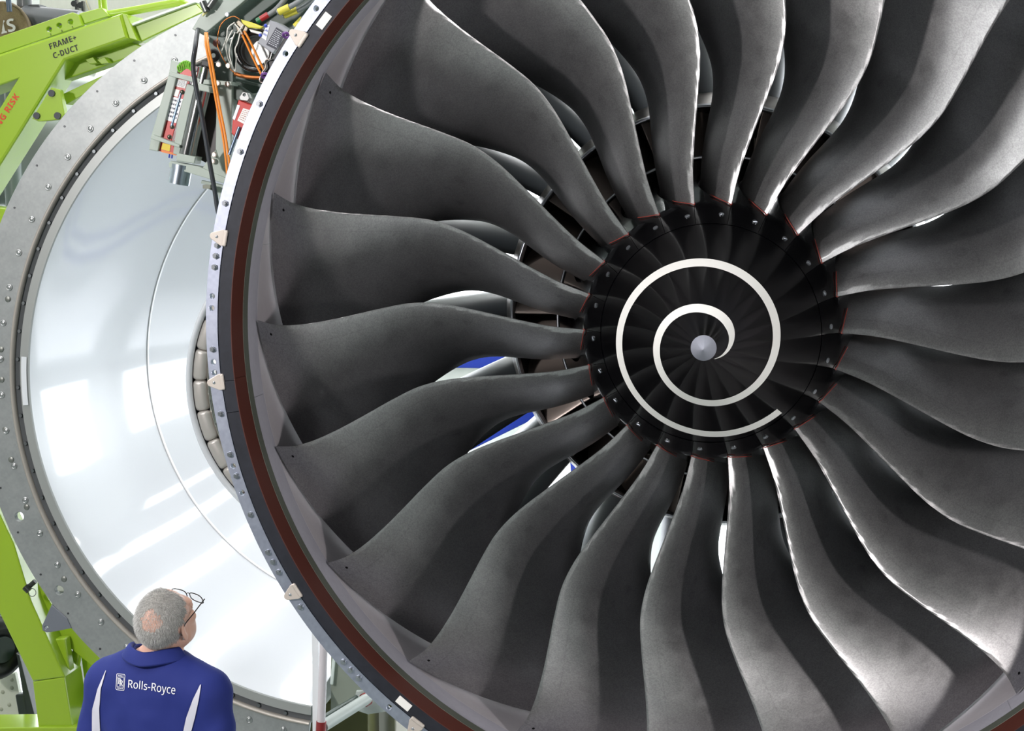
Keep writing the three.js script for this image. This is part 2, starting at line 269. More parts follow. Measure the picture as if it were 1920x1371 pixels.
{ // holes, bolts, clips and labels on the flange
  const angAt = (px, py) => { const p = pix(px, py, 0.157); return Math.atan2(p.y - AX, p.x); };
  const boltG = merge([new THREE.CylinderGeometry(0.010, 0.011, 0.006, 6), new THREE.CylinderGeometry(0.0055, 0.0055, 0.01, 12).translate(0, 0.004, 0)]), screwS = merge([new THREE.CylinderGeometry(0.008, 0.009, 0.004, 18)]);
  for (const g of [boltG, screwS]) g.rotateX(Math.PI / 2);
  const bolts = [[487, 195], [421, 381], [407, 460], [405, 480], [403, 501], [399, 655], [432, 852], [445, 892], [467, 966], [502, 1036], [512, 1054], [523, 1073], [564, 1138], [643, 1242], [657, 1257], [672, 1272], [450, 284], [413, 776]];
  const put = (g, m, n, list, r, z) => { for (const [x, y] of list) { const a = angAt(x, y), o = part(n, g, m, fcase); o.position.set(r * Math.cos(a), r * Math.sin(a), z); } };
  put(boltG, steel, 'flange_bolt', bolts, 1.586, 0.159);
  for (let k = 0; k < 28; k++) { const a = (-125 + 9 * k) * RAD; if (a > 2.2) continue; const o = part('flange_bolt', k % 3 ? boltG : screwS, steel, fcase); o.position.set(1.586 * Math.cos(a), 1.586 * Math.sin(a), 0.159); }
  const cs = new THREE.Shape(); cs.moveTo(-0.024, 0.018); cs.lineTo(0.024, 0.018); cs.lineTo(0.024, 0.004); cs.lineTo(0.008, -0.030); cs.quadraticCurveTo(0, -0.038, -0.008, -0.030); cs.lineTo(-0.024, 0.004); cs.closePath();
  const clipG = new THREE.ExtrudeGeometry(cs, { depth: 0.006, bevelEnabled: true, bevelSize: 0.002, bevelThickness: 0.002, bevelSegments: 2 }), rivG = new THREE.SphereGeometry(0.005, 12, 8).scale(1, 1, 0.5);
  const lipG = box(0.050, 0.012, 0.012, 0, 0.016, 0.006, 0.004), clipM = M({ color: 0xcfc5bc, roughness: 0.45, metalness: 0.3 });
  const angs = [[568, 75], [420, 446], [413, 716], [557, 1107], [785, 1352]].map(([x, y]) => angAt(x, y)).concat([-0.9, -0.3, 0.3, 0.9, 1.5]);
  for (const a of angs) { const c = part('retaining_clip', merge([clipG.clone(), lipG.clone()]), clipM, fcase, 'pale beige pointed clip'); c.position.set(1.576 * Math.cos(a), 1.576 * Math.sin(a), 0.161); c.rotation.z = a + Math.PI / 2; part('rivet', rivG, steel, c).position.set(0, -0.012, 0.0085); }
  const lab = box(0.052, 0.026, 0.003, 0, 0, 0, 0.001);
  for (const [x, y] of [[611, 41], [759, 1317]]) { const a = angAt(x, y), o = part('label_plate', lab, whitePaint, fcase, 'small white label plate'); o.position.set(1.541 * Math.cos(a), 1.541 * Math.sin(a), 0.1675); o.rotation.z = a + Math.PI / 2; }
}
// core intake
const coreGloss = M({ color: 0x4a4a4e, roughness: 0.22, metalness: 0.8, clearcoat: 0.3 });
part('splitter_lip', revolve([[0.722, -0.62], [0.727, -0.602], [0.731, -0.598], [0.735, -0.602], [0.742, -0.625]], 0, 360, 160), steel, fcase, 'thin silver splitter lip');
part('splitter_fairing', revolve([[0.742, -0.622], [0.775, -0.75], [0.80, -1.0], [0.80, -1.6], [0.78, -1.9]], 0, 360, 128), M({ color: 0x6b625a, metalness: 0.9, roughness: 0.28 }), fcase);
part('intake_shroud', revolve([[0.724, -0.612], [0.70, -0.8], [0.64, -1.0]], 0, 360, 96), coreGloss, fcase);
part('inner_ring', revolve([[0.545, -0.53], [0.555, -0.525], [0.559, -0.53], [0.558, -0.56], [0.54, -0.9], [0.45, -0.9]], 0, 360, 128), coreGloss, fcase);
part('inner_ring_edge', revolve([[0.553, -0.524], [0.558, -0.522], [0.562, -0.526], [0.561, -0.545]], 0, 360, 128), steel, fcase, 'thin silver ring');
part('intake_floor', revolve([[0.64, -1.0], [0.40, -1.0]], 0, 360, 64), metal(0x85827e, 0.4), fcase);
function vaneGeometry(ra, rb, z0, chord, b0, b1, th, lean = 0) {
  const NS = 8, NC = 12, pos = [], idx = [], uv = [], ring = 2 * NC + 1;
  for (let i = 0; i <= NS; i++) { const r = ra + (rb - ra) * i / NS; for (let j = 0; j < ring; j++) { const k = (j - NC) / NC, c = k * k, side = Math.sign(k); let t = 0; for (let q = 0; q < 8; q++) t += Math.tan((b0 + (b1 - b0) * c * (q + 0.5) / 8) * RAD) * chord * c / 8;
    const b = (b0 + (b1 - b0) * c) * RAD, h = side * th * (Math.sqrt(c) * (1 - c) * 1.6 + 0.04), a = (t + Math.cos(b) * h) / r + lean * (i / NS); pos.push(r * Math.cos(a), r * Math.sin(a), z0 - chord * c + Math.sin(b) * h); uv.push(c, i / NS); } }
  for (let i = 0; i < NS; i++) for (let j = 0; j < ring - 1; j++) { const p = i * ring + j, q = p + ring; idx.push(p, q, p + 1, p + 1, q, q + 1); }
  const g = new THREE.BufferGeometry(); g.setAttribute('position', new THREE.Float32BufferAttribute(pos, 3)); g.setAttribute('uv', new THREE.Float32BufferAttribute(uv, 2)); g.setIndex(idx); g.computeVertexNormals(); return g;
}
const essG = vaneGeometry(0.55, 0.728, -0.615, 0.22, -50, 0, 0.012), ogvG = vaneGeometry(0.775, 1.498, -1.05, 0.34, -34, 4, 0.011, 0.05);
const essM = M({ color: 0x9a8f88, metalness: 0.6, roughness: 0.35 }), ogvM = M({ color: 0x5d5f60, metalness: 0.85, roughness: 0.3 });
for (let k = 0; k < 32; k++) part('core_vane', essG, essM, fcase).rotation.z = k * 360 / 32 * RAD;
for (let k = 0; k < 42; k++) part('outlet_guide_vane', ogvG, ogvM, fcase).rotation.z = (k + 0.4) * 360 / 42 * RAD;
const coreT = thing('engine_core', 'dark metal engine core behind the fan vanes', 'engine core', [0, AX, 0]);
part('core_barrel', revolve([[0.5, -1.05], [0.70, -1.2], [0.72, -1.9], [0.6, -2.3], [0.55, -2.6], [0.1, -2.6]], 0, 360, 96, 0.6), metal(0x6a6a68, 0.4), coreT);

// ---------------------------------------------------------------- the half duct standing beside the engine
const CD = { x: -1.67, y: AX - 0.42, z: -1.8 };
const duct = thing('half_duct', 'half-round duct with rivetted grey flange and glossy white inner skin', 'engine duct', [CD.x, 0, CD.z]);
const ductG = (prof, a0, a1, seg = 160, cr = 0.5) => revolve(prof, a0, a1, seg, cr).translate(0, CD.y, 0);
const A0 = 96.5, A1 = 263.5;
const ductGrey = M({ map: mottle([0.56, 0.58, 0.58], [0.68, 0.69, 0.69], 10), roughness: 0.42, metalness: 0.45 });
const ductWhite = M({ color: 0xd8dbe0, roughness: 0.3, clearcoat: 1, clearcoatRoughness: 0.06 });
const ductRim = M({ color: 0xb9b2aa, roughness: 0.4, metalness: 0.5 });
{ // flat half ring with two inspection holes
  const sh = new THREE.Shape(), a0 = A0 * RAD, a1 = A1 * RAD; sh.absarc(0, 0, 1.73, a0, a1); sh.absarc(0, 0, 1.545, a1, a0, true); sh.closePath();
  for (const [px, py] of [[36, 969], [111, 1107]]) { const p = pix(px, py, CD.z), h = new THREE.Path(); h.absarc(p.x - CD.x, p.y - CD.y, 0.021, 0, Math.PI * 2, true); sh.holes.push(h); }
  const g = new THREE.ExtrudeGeometry(sh, { depth: 0.024, bevelEnabled: true, bevelSize: 0.002, bevelOffset: -0.002, bevelThickness: 0.002, bevelSegments: 1, curveSegments: 160 }).translate(0, CD.y, -0.026);
  part('front_flange', toCreasedNormals(g, 0.5), ductGrey, duct, 'brushed grey flange with rivets');
}
part('flange_bead', ductG([[1.556, 0.0], [1.553, 0.010], [1.546, 0.012], [1.540, 0.008], [1.538, -0.02]], A0, A1, 160, 1.2), ductRim, duct, 'raised beige bead');
part('bolt_channel', ductG([[1.538, -0.016], [1.512, -0.022]], A0, A1), M({ color: 0x55585a, roughness: 0.5, metalness: 0.5 }), duct);
part('channel_land', ductG([[1.512, -0.022], [1.510, -0.006], [1.470, -0.004], [1.466, -0.012]], A0, A1), M({ color: 0xa9acaa, roughness: 0.4, metalness: 0.4 }), duct);
const bowl = []; for (const [r, z] of [[1.466, -0.012], [1.462, -0.03], [1.448, -0.12], [1.428, -0.25], [1.396, -0.45], [1.355, -0.65], [1.312, -0.82], [1.272, -0.95]]) bowl.push([r, z]);
part('inner_skin', ductG(bowl, A0, A1, 200, 1.2), ductWhite, duct, 'glossy white painted skin');
part('skin_seam', ductG([[1.2725, -0.945], [1.268, -0.945], [1.265, -0.955], [1.268, -0.965]], A0, A1, 200, 1.2), M({ color: 0xffffff, roughness: 0.3, clearcoat: 0.6 }), duct);
part('rear_skin', ductG([[1.270, -0.955], [1.19, -1.2], [1.10, -1.45], [1.02, -1.65], [0.96, -1.8]], A0, A1, 200, 1.2), ductWhite, duct, 'glossy white skin curving inwards');
part('outer_skin', ductG([[1.555, -0.02], [1.54, -0.4], [1.44, -1.0], [1.25, -1.55], [0.98, -1.84], [0.96, -1.8]], A0, A1, 120, 0.8), M({ color: 0xaab3ae, roughness: 0.35, metalness: 0.4 }), duct);
part('inner_barrel', ductG([[0.70, -0.34], [0.72, -0.32], [0.735, -0.05], [0.728, -0.012], [0.715, 0], [0.705, -0.004], [0.700, -0.02]], A0, A1, 120, 1.2), ductWhite, duct, 'white inner barrel with rolled lip');
const quilt = M({ color: 0xc2bdb8, roughness: 0.35, metalness: 0.4 }), quiltShape = (() => { // one padded heat blanket panel of the inner barrel
  const g = new THREE.SphereGeometry(1, 24, 14), p = g.attributes.position, half = 12.0 / 2 * RAD;
  for (let i = 0; i < p.count; i++) { const sx = Math.sign(p.getX(i)) * Math.pow(Math.abs(p.getX(i)), 0.22), sy = Math.sign(p.getY(i)) * Math.pow(Math.abs(p.getY(i)), 0.7), a = sx * half, r = 0.668 + 0.032 * sy, z = -0.035 + 0.03 * p.getZ(i); p.setXYZ(i, r * Math.cos(a), r * Math.sin(a), z); }
  g.computeVertexNormals(); return g; })();
for (let k = 0; k < 14; k++) { const o = part('blanket_panel', quiltShape, quilt, duct, 'padded grey metal blanket panel'); o.rotation.z = (A0 + 6 + k * 11.8) * RAD; o.position.y = CD.y; }
part('barrel_rim', ductG([[0.636, -0.06], [0.632, -0.02], [0.624, -0.016], [0.616, -0.02], [0.612, -0.10]], A0, A1, 100, 1.2), metal(0xd6d2cc, 0.2), duct, 'bright metal rim');
part('barrel_wall', ductG([[0.612, -0.08], [0.60, -0.25], [0.60, -0.34], [0.70, -0.34]], A0, A1, 100), M({ color: 0x30332f, roughness: 0.5, metalness: 0.4 }), duct);
{ // rivets and bolts round the flange
  const rv = new THREE.SphereGeometry(0.011, 14, 8).scale(1, 1, 0.45), ring = new THREE.TorusGeometry(0.012, 0.0035, 8, 18), small = new THREE.CylinderGeometry(0.005, 0.005, 0.004, 10).rotateX(Math.PI / 2);
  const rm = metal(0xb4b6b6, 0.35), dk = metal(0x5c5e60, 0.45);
  for (let k = 0; k < 28; k++) { const a = (100 + k * 5.9) * RAD, o = part('rivet', merge([rv.clone(), ring.clone()]), rm, duct); o.position.set(1.60 * Math.cos(a), CD.y + 1.60 * Math.sin(a), 0.002); }
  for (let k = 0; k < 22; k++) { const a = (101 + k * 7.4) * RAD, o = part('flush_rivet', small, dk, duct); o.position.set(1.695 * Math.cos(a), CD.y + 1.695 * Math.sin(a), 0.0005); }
  const cb = new THREE.CylinderGeometry(0.008, 0.009, 0.012, 8).rotateX(Math.PI / 2);
  for (let k = 0; k < 34; k++) { const a = (99 + k * 4.85) * RAD, o = part('channel_bolt', cb, metal(0x777c7e, 0.4), duct); o.position.set(1.525 * Math.cos(a), CD.y + 1.525 * Math.sin(a), -0.014); }
  const cw = new THREE.SphereGeometry(0.014, 16, 10).scale(1, 1, 0.35);
  for (const [px, py] of [[15, 561], [10, 806], [21, 862], [50, 951], [2, 655], [120, 1086], [3, 712]]) { const p = pix(px, py, CD.z), o = part('countersunk_screw', cw, metal(0x8d8f8a, 0.45), duct); o.position.set(p.x - CD.x, p.y, 0.001); }
  // lug at the lower left of the flange
  const L = [[97, 1134], [79, 1174], [80, 1182], [87, 1186], [104, 1184], [134, 1178], [126, 1160]].map(([x, y]) => { const p = pix(x, y, CD.z + 0.004); return V(p.x - CD.x, p.y, 0.006); });
  const hc = pix(87, 1177, CD.z + 0.004); part('lifting_lug', slab(L, 0.03, 0.002, [[V(hc.x - CD.x, hc.y, 0), 0.009]]), M({ color: 0x868a94, roughness: 0.4, metalness: 0.5 }), duct, 'pointed grey lug with a hole');
  // clear edge guard strip
  part('edge_guard', ductG([[1.500, 0.004], [1.475, 0.003]], 176, 184.5, 20), M({ color: 0xe8ecf0, roughness: 0.15, clearcoat: 1 }), duct);
}
// ---------------------------------------------------------------- white posts at the open edge of the duct
const lilac = paint(0xdad3d8, 0.4), redCap = paint(0x8a1f22, 0.5), paleGrey = paint(0xbfc8c4, 0.45);
{
  const z = -1.62, q = (x, y, zz = z) => pix(x, y, zz);
  const base = q(600, 1371); const t = thing('support_frame', 'white tube frame with red end caps below the half duct', 'support frame', [base.x, 0, z]);
  const loc = (p) => V(p.x - base.x, p.y, p.z - z);
  const top = q(602, 1130), low = q(603, 1359);
  part('flat_post', beam(loc(q(592, 1110)), V(loc(q(592, 1371)).x, 0.02, 0), 0.03, 0.03, V(0, 0, 1), 0.003), paint(0xf0f3f6, 0.25, 0.8), t);
  part('round_post', cylBetween(loc(q(609, 1150, z + 0.05)), loc(q(602, 1362, z + 0.05)), 0.018, 24), lilac, t);
  part('end_cap', cylBetween(loc(q(602.5, 1353, z + 0.05)), loc(q(601, 1376, z + 0.05)), 0.022, 24), redCap, t, 'dark red end cap');
  part('diagonal_tube', cylBetween(loc(q(606, 1362, z + 0.02)), loc(q(692, 1308, -1.9)), 0.026, 24), paleGrey, t);
  part('collar', cylBetween(loc(q(682, 1314, -1.88)), loc(q(690, 1309.5, -1.9)), 0.031, 24), redCap, t, 'dark red collar');
  part('bracket_plate', slab([[668, 1296], [692, 1296], [735, 1333], [690, 1340], [660, 1330]].map(([x, y]) => loc(q(x, y, -1.95))), 0.02, 0.002), paleGrey, t);
  part('rail', cylBetween(loc(q(608, 1345, -1.72)), loc(q(668, 1308, -1.95)), 0.012, 16), paint(0x51605a, 0.3), t);
  part('back_panel', slab([[620, 1190], [665, 1190], [735, 1310], [690, 1316], [620, 1348]].map(([x, y]) => loc(q(x, y, -2.05))), 0.04, 0.004), paint(0x8c9588, 0.5), t, 'grey green panel');
  part('panel_edge', beam(loc(q(628, 1222, -2.03)), loc(q(622, 1284, -2.03)), 0.016, 0.01), paint(0xd5e2dc, 0.3), t);
  part('foot', box(0.5, 0.04, 0.3, 0.1, 0.02, 0, 0.008), paleGrey, t);
}
// ---------------------------------------------------------------- lime green stand behind the duct
const lime = M({ color: 0x9cbd2c, roughness: 0.32, clearcoat: 0.5, clearcoatRoughness: 0.15 }), holeDark = paint(0x4d5f12, 0.6, 0);
function textTexture(lines, opts) { // black or red stencil lettering on a clear film
  const c = document.createElement('canvas'); c.width = opts.w; c.height = opts.h; const g = c.getContext('2d'); g.fillStyle = opts.bg; g.fillRect(0, 0, opts.w, opts.h);
  g.fillStyle = opts.fg; g.textBaseline = 'middle'; for (const [s, x, y, size, weight] of lines) { g.font = (weight || 'bold') + ' ' + size + 'px sans-serif'; g.fillText(s, x, y); }
  const t = new THREE.CanvasTexture(c); return t;
}
function letterPlane(w, h, lines, cw, ch, color, rough = 0.5) { // lettering as paint: the mask is the letters' shape
  const m = textTexture(lines, { w: cw, h: ch, bg: '#000', fg: '#fff' });
  return [new THREE.PlaneGeometry(w, h), M({ color, alphaMap: m, transparent: true, alphaTest: 0.5, roughness: rough })];
}
{
  const z = -2.25, base = pix(60, 1371, z), st = thing('lime_stand', 'lime green welded stand carrying the half duct, lettered FRAME+ C-DUCT', 'stand', [base.x, 0, z]);
  const q = (x, y, zz = z) => { const p = pix(x, y, zz); return V(p.x - base.x, p.y, p.z - z); }, S = (l, zz = z) => l.map(([x, y]) => q(x, y, zz));
  part('main_beam', slab(S([[-60, 124], [0, 101], [227, 25], [240, 72], [122, 113], [95, 156], [40, 245], [-40, 372], [-90, 372], [-20, 232], [33, 148], [-60, 182]]), 0.22, 0.012), lime, st, 'lime beam lettered FRAME+ C-DUCT and PING RISK');
  part('column', slab(S([[-116, 90], [-58, 90], [-58, 1045], [-116, 1045]]), 0.2, 0.01), lime, st); part('stub_beam', slab(S([[-80, 378], [14, 391], [3, 424], [-80, 432]], z - 0.02), 0.12, 0.006), lime, st);
  part('hole_plate', slab(S([[-60, 90], [0, 69], [135, 23], [146, 27], [155, 48], [0, 101], [-60, 122]], z - 0.03), 0.03, 0.003, [[92, 55], [111, 48], [132, 41]].map(([x, y]) => [q(x, y, z - 0.03), 0.0125])), lime, st, 'lime plate with three numbered holes');
  part('plate_backing', slab(S([[80, 62], [140, 36], [146, 50], [86, 72]], z - 0.08), 0.02), lime, st);
  part('gusset', slab(S([[148, 25], [190, 14], [205, 30], [156, 46]], z - 0.06), 0.05, 0.004), lime, st);
  part('upright_tube', cylBetween(q(195, 36, z - 0.12), q(186, -60, z - 0.12), 0.021, 20), lime, st);
  part('bent_tube', tube([q(202, 28, z - 0.1), q(260, 18, z - 0.12), q(310, 9, z - 0.14), q(338, 5, z - 0.15), q(352, 12, z - 0.16)], 0.02, 40, 14), lime, st);
  part('end_plate', slab(S([[228, 25], [238, 27], [258, 76], [242, 72]], z - 0.01), 0.2, 0.004), lime, st);
  part('tapered_arm', slab(S([[250, 47], [366, 3], [383, 22], [264, 79]], z - 0.05), 0.16, 0.006), lime, st);
  part('arm_edge_strip', slab(S([[243, 45], [364, 1], [366, 4], [248, 48]], z - 0.02), 0.2, 0.001), paint(0xdde2dc, 0.3), st, 'pale edge strip on the arm');
  part('under_beam', slab(S([[118, 122], [242, 78], [270, 88], [250, 105], [120, 150], [104, 156]], z - 0.12), 0.1, 0.006), lime, st);
  for (const x of [160, 182]) part('web_plate', slab(S([[x, 112], [x + 14, 107], [x + 22, 118], [x + 8, 120]], z - 0.06), 0.05, 0.002), lime, st);
  part('lower_brace', slab(S([[118, 176], [200, 138], [210, 146], [124, 196]], z - 0.1), 0.08, 0.004), lime, st);
  const tri = S([[96, 164], [112, 168], [121, 214], [114, 224], [72, 228], [60, 222]], z + 0.02), bolts = [[97, 175], [69, 217], [108, 217]];
  const br = part('corner_bracket', slab(tri, 0.04, 0.003), lime, st, 'lime triangular bracket with three bolts');
  for (const [x, y] of bolts) part('bolt_head', new THREE.CylinderGeometry(0.016, 0.016, 0.014, 20).rotateX(Math.PI / 2).translate(...q(x, y, z + 0.024).toArray()), paint(0x3b3f44, 0.5), br);
  // lettering on the beam
  const ang = 0.325, put = (o, x, y) => { const p = q(x, y, z); o.position.set(p.x, p.y, 0.0015); };
  { const [g, m] = letterPlane(0.166, 0.104, [['FRAME+', 6, 78, 104], ['C-DUCT', 18, 208, 104]], 460, 290, 0x14160c); const o = part('lettering', g, m, st, 'black letters FRAME+ C-DUCT'); put(o, 123.5, 87); o.rotation.z = ang - 0.02; }
  { const [g, m] = letterPlane(0.40, 0.052, [['PING RISK', 262, 66, 104]], 900, 130, 0xd8401c); const o = part('lettering', g, m, st, 'red letters PING RISK'); put(o, 2, 224); o.rotation.z = 0.94; }
  [['3', 95, 65], ['2', 116, 58], ['1', 136, 51]].forEach(([s, x, y]) => { const [g, m] = letterPlane(0.016, 0.016, [[s, 16, 34, 56]], 64, 64, 0x3a4a10); const o = part('lettering', g, m, st); const p = q(x, y, z - 0.028); o.position.set(p.x, p.y, p.z + 0.001); o.rotation.z = ang; });
  // the lower half of the stand
  const low = (l, zz, d, b = 0.008, n = 'leg_beam') => part(n, slab(S(l, zz), d, b), lime, st);
  low([[-60, 850], [-22, 920], [26, 1022], [58, 1128], [121, 1270], [61, 1278], [0, 1153], [-60, 1030]], z + 0.02, 0.2);
  low([[61, 1279], [121, 1270], [136, 1366], [72, 1366]], z + 0.02, 0.2, 0.006, 'leg_foot');
  low([[-90, 1366], [280, 1362], [280, 1400], [-90, 1404]], z + 0.04, 0.22, 0.006, 'base_beam');
  low([[20, 985], [40, 1040], [100, 1140], [112, 1170], [60, 1128], [10, 1010]], z - 0.1, 0.1, 0.004, 'inner_plate');
  low([[84, 1150], [128, 1170], [205, 1256], [250, 1300], [240, 1306], [120, 1206], [96, 1200]], z - 0.12, 0.06, 0.004, 'gusset_plate');
  part('strut', beam(q(116, 1195, z - 0.08), q(140, 1364, z - 0.08), 0.06, 0.06), lime, st);
  part('strut', beam(q(146, 1218, z - 0.16), q(132, 1300, z - 0.16), 0.04, 0.04), lime, st);
  low([[150, 1218], [210, 1262], [250, 1300], [212, 1330], [162, 1305]], z - 0.22, 0.06, 0.004, 'side_plate');
  part('cross_beam', beam(q(136, 1328, z - 0.2), q(260, 1284, z - 0.2), 0.05, 0.05), lime, st);
  part('quick_release_pin', [cylBetween(q(50, 1104, z + 0.06), q(66, 1090, z + 0.06), 0.012, 14), cylBetween(q(47, 1100, z + 0.07), q(55, 1108, z + 0.07), 0.018, 14)], paint(0x1c1f1c, 0.4), st, 'black pin in the green beam');
  part('pin_ring', new THREE.TorusGeometry(0.02, 0.0018, 8, 30).translate(...q(60, 1111, z + 0.08).toArray()), metal(0x55584f, 0.3), st);
}

// ---------------------------------------------------------------- equipment fixed to the upper side of the fan case
const sage = paint(0xa4b0a6, 0.45, 0.2), sageDark = paint(0x55635c, 0.5, 0.2), redPaint = paint(0xc22a22, 0.4), chrome = metal(0x9a9a9a, 0.16), blackPl = paint(0x14161a, 0.5, 0.2);
function onPix(name, label, category, px, py, z) { const o = pix(px, py, z), t = thing(name, label, category, [o.x, o.y, z]);
  t.q = (x, y, zz = z) => { const p = pix(x, y, zz); return V(p.x - o.x, p.y - o.y, p.z - z); }; t.S = (l, zz = z) => l.map(([x, y]) => t.q(x, y, zz)); return t; }
function printTexture(w, h, draw) { const c = document.createElement('canvas'); c.width = w; c.height = h; draw(c.getContext('2d'), w, h); const t = new THREE.CanvasTexture(c); t.colorSpace = THREE.SRGBColorSpace; return t; }
const smallPrint = (bg, fg, rows, seed) => printTexture(128, 128, (g, w, h) => { const r = rng(seed); g.fillStyle = bg; g.fillRect(0, 0, w, h); g.fillStyle = fg; for (let i = 0; i < rows; i++) { let x = 10; const y = 12 + i * (h - 20) / rows; while (x < w - 22) { const l = 6 + 22 * r(); g.fillRect(x, y, Math.min(l, w - 10 - x), Math.max(2, 46 / rows)); x += l + 6; } } });
// a flat print laid on a quad given by four corner points
function quad(p) { const g = new THREE.BufferGeometry(); g.setAttribute('position', new THREE.Float32BufferAttribute([p[0], p[1], p[2], p[3]].flatMap((v) => [v.x, v.y, v.z]), 3)); g.setAttribute('uv', new THREE.Float32BufferAttribute([0, 1, 1, 1, 1, 0, 0, 0], 2)); g.setIndex([0, 3, 1, 1, 3, 2]); g.computeVertexNormals(); return g; }
const bolt8 = (r = 0.007, h = 0.008) => merge([new THREE.CylinderGeometry(r, r, h, 6).rotateX(Math.PI / 2), new THREE.TorusGeometry(r * 1.15, r * 0.3, 6, 14)]);
{
  const z = -0.42, u = onPix('actuator_unit', 'grey green bracket unit holding a red gauge panel and polished cylinder', 'actuator', 330, 300, z), { q, S } = u;
  part('side_rail', slab(S([[321, 112], [337, 117], [331, 145], [302, 258], [296, 284], [279, 281], [283, 256], [316, 140]]), 0.05, 0.003), sage, u);
  part('side_rail', slab(S([[350, 157], [366, 161], [374, 166], [349, 262], [336, 292], [324, 288], [332, 226]], z + 0.01), 0.06, 0.003), sage, u);
  const rp = part('gauge_panel', slab(S([[337, 118], [366, 124], [352, 163], [332, 226], [322, 262], [331, 290], [297, 283], [303, 256]], z - 0.012), 0.03, 0.002), redPaint, u, 'red panel with white scale plates');
  const lay = (a, b, c, d, zz = z - 0.0105) => quad([a, b, c, d].map(([x, y]) => q(x, y, zz)));
  const white1 = M({ map: smallPrint('#f3f3f3', '#8d8f96', 7, 3), roughness: 0.5 }), white2 = M({ map: smallPrint('#f6f6f6', '#4a5160', 5, 7), roughness: 0.5 });
  part('scale_plate', lay([331, 148], [351, 152], [347, 166], [327, 161]), white1, rp); part('scale_plate', lay([325, 166], [337, 169], [333, 182], [321, 178]), whitePaint, rp);
  part('scale_plate', lay([323, 181], [343, 186], [330, 231], [312, 225]), white2, rp); part('warning_plate', lay([305, 268], [320, 272], [318, 284], [302, 280]), M({ color: 0xf0d33a, roughness: 0.5 }), rp, 'yellow plate');
  part('warning_plate', lay([303, 281], [331, 288], [331, 292], [302, 285], z - 0.009), M({ color: 0xf0873a, roughness: 0.5 }), rp, 'orange strip');
  part('gauge_rod', [cylBetween(q(339, 176, z + 0.012), q(322, 236, z + 0.012), 0.0045, 12)], metal(0x8fa9c9, 0.25), rp, 'blue grey rod'); 
  for (const [x, y] of [[342, 173], [323, 238], [318, 257]]) part('rod_end', new THREE.SphereGeometry(0.0085, 14, 10).translate(...q(x, y, z + 0.008).toArray()), metal(0x6d6a60, 0.35), rp);
  part('cross_plate', slab(S([[316, 137], [318, 134], [376, 148], [434, 153], [434, 160], [374, 158], [316, 142]], z + 0.03), 0.10, 0.002), sage, u);
  part('cross_plate', slab(S([[283, 255], [285, 252], [337, 272], [336, 277], [282, 260]], z + 0.03), 0.09, 0.002), sage, u);
  part('polished_cylinder', cylBetween(q(389, 128, z), q(350, 300, z), 0.031, 40), chrome, u, 'polished steel cylinder');
  part('cylinder_clamp', slab(S([[369, 155], [398, 162], [394, 174], [366, 168]], z + 0.035), 0.07, 0.003), sage, u); part('cylinder_clamp', slab(S([[332, 287], [367, 294], [364, 307], [330, 302]], z + 0.035), 0.07, 0.003), sage, u);
  part('dark_plate', slab(S([[392, 150], [410, 152], [406, 285], [385, 305], [368, 296]], z - 0.045), 0.03, 0.002), paint(0x2a2522, 0.4), u, 'dark brown plate');
  part('column_plate', slab(S([[406, 150], [435, 155], [433, 300], [427, 338], [400, 322], [404, 280]], z - 0.02), 0.06, 0.003), sage, u);
  part('top_plate', slab(S([[392, 66], [437, 74], [437, 158], [404, 150], [390, 110]], z - 0.04), 0.03, 0.002), sageDark, u);
  part('hole_disc', new THREE.CylinderGeometry(0.013, 0.013, 0.006, 24).rotateX(Math.PI / 2).translate(...q(406, 81, z - 0.0395).toArray()), paint(0x5c2a22, 0.6), u);  // disc standing for a hole in the plate, its dark inside painted as colour
  part('foot_plate', slab(S([[316, 306], [320, 302], [372, 312], [428, 336], [426, 346], [360, 326], [317, 314]], z + 0.03), 0.09, 0.002), sage, u);
  part('gusset', slab(S([[376, 320], [404, 281], [416, 318], [428, 334]], z + 0.02), 0.012, 0.001), sage, u);
  part('clevis', [cylBetween(q(387, 118, z), q(389, 132, z), 0.02, 20), new THREE.TorusGeometry(0.016, 0.008, 10, 24).translate(...q(400, 104, z + 0.01).toArray()), slab(S([[378, 112], [396, 116], [394, 127], [377, 122]], z + 0.03), 0.05, 0.002)], blackPl, u, 'black clevis');
  part('canister', [cylBetween(q(341, 312, z), q(335, 345, z), 0.037, 40), cylBetween(q(341.5, 309, z), q(340.5, 316, z), 0.040, 40)], metal(0xaab4bf, 0.3), u, 'silver canister');
  for (const [x, y] of [[410, 121], [428, 123], [408, 156], [426, 158], [399, 302], [402, 290]]) part('bolt', bolt8().translate(...q(x, y, z + 0.032).toArray()), metal(0xb5ada4, 0.35), u);
  part('mount_arm', beam(q(426, 160, z - 0.06), q(500, 210, z - 0.06), 0.05, 0.04), sageDark, u); part('mount_arm', beam(q(425, 320, z - 0.06), q(470, 335, z - 0.06), 0.04, 0.04), sageDark, u);
  part('wire_stub', [cylBetween(q(318, 289, z), q(317, 296, z), 0.003, 8), cylBetween(q(323, 290, z), q(322, 297, z), 0.003, 8)], paint(0x2540b0, 0.4), u, 'blue wire ends');
  part('tail_arm', slab(S([[378, 338], [425, 349], [420, 372], [412, 375], [404, 350], [376, 344]], z - 0.02), 0.03, 0.002), sage, u); part('tail_clamp', [box(0.028, 0.014, 0.03).translate(...q(390, 350, z + 0.02).toArray()), cylBetween(q(384, 349, z + 0.02), q(402, 357, z + 0.02), 0.004, 8)], metal(0x5f625a, 0.4), u);
}
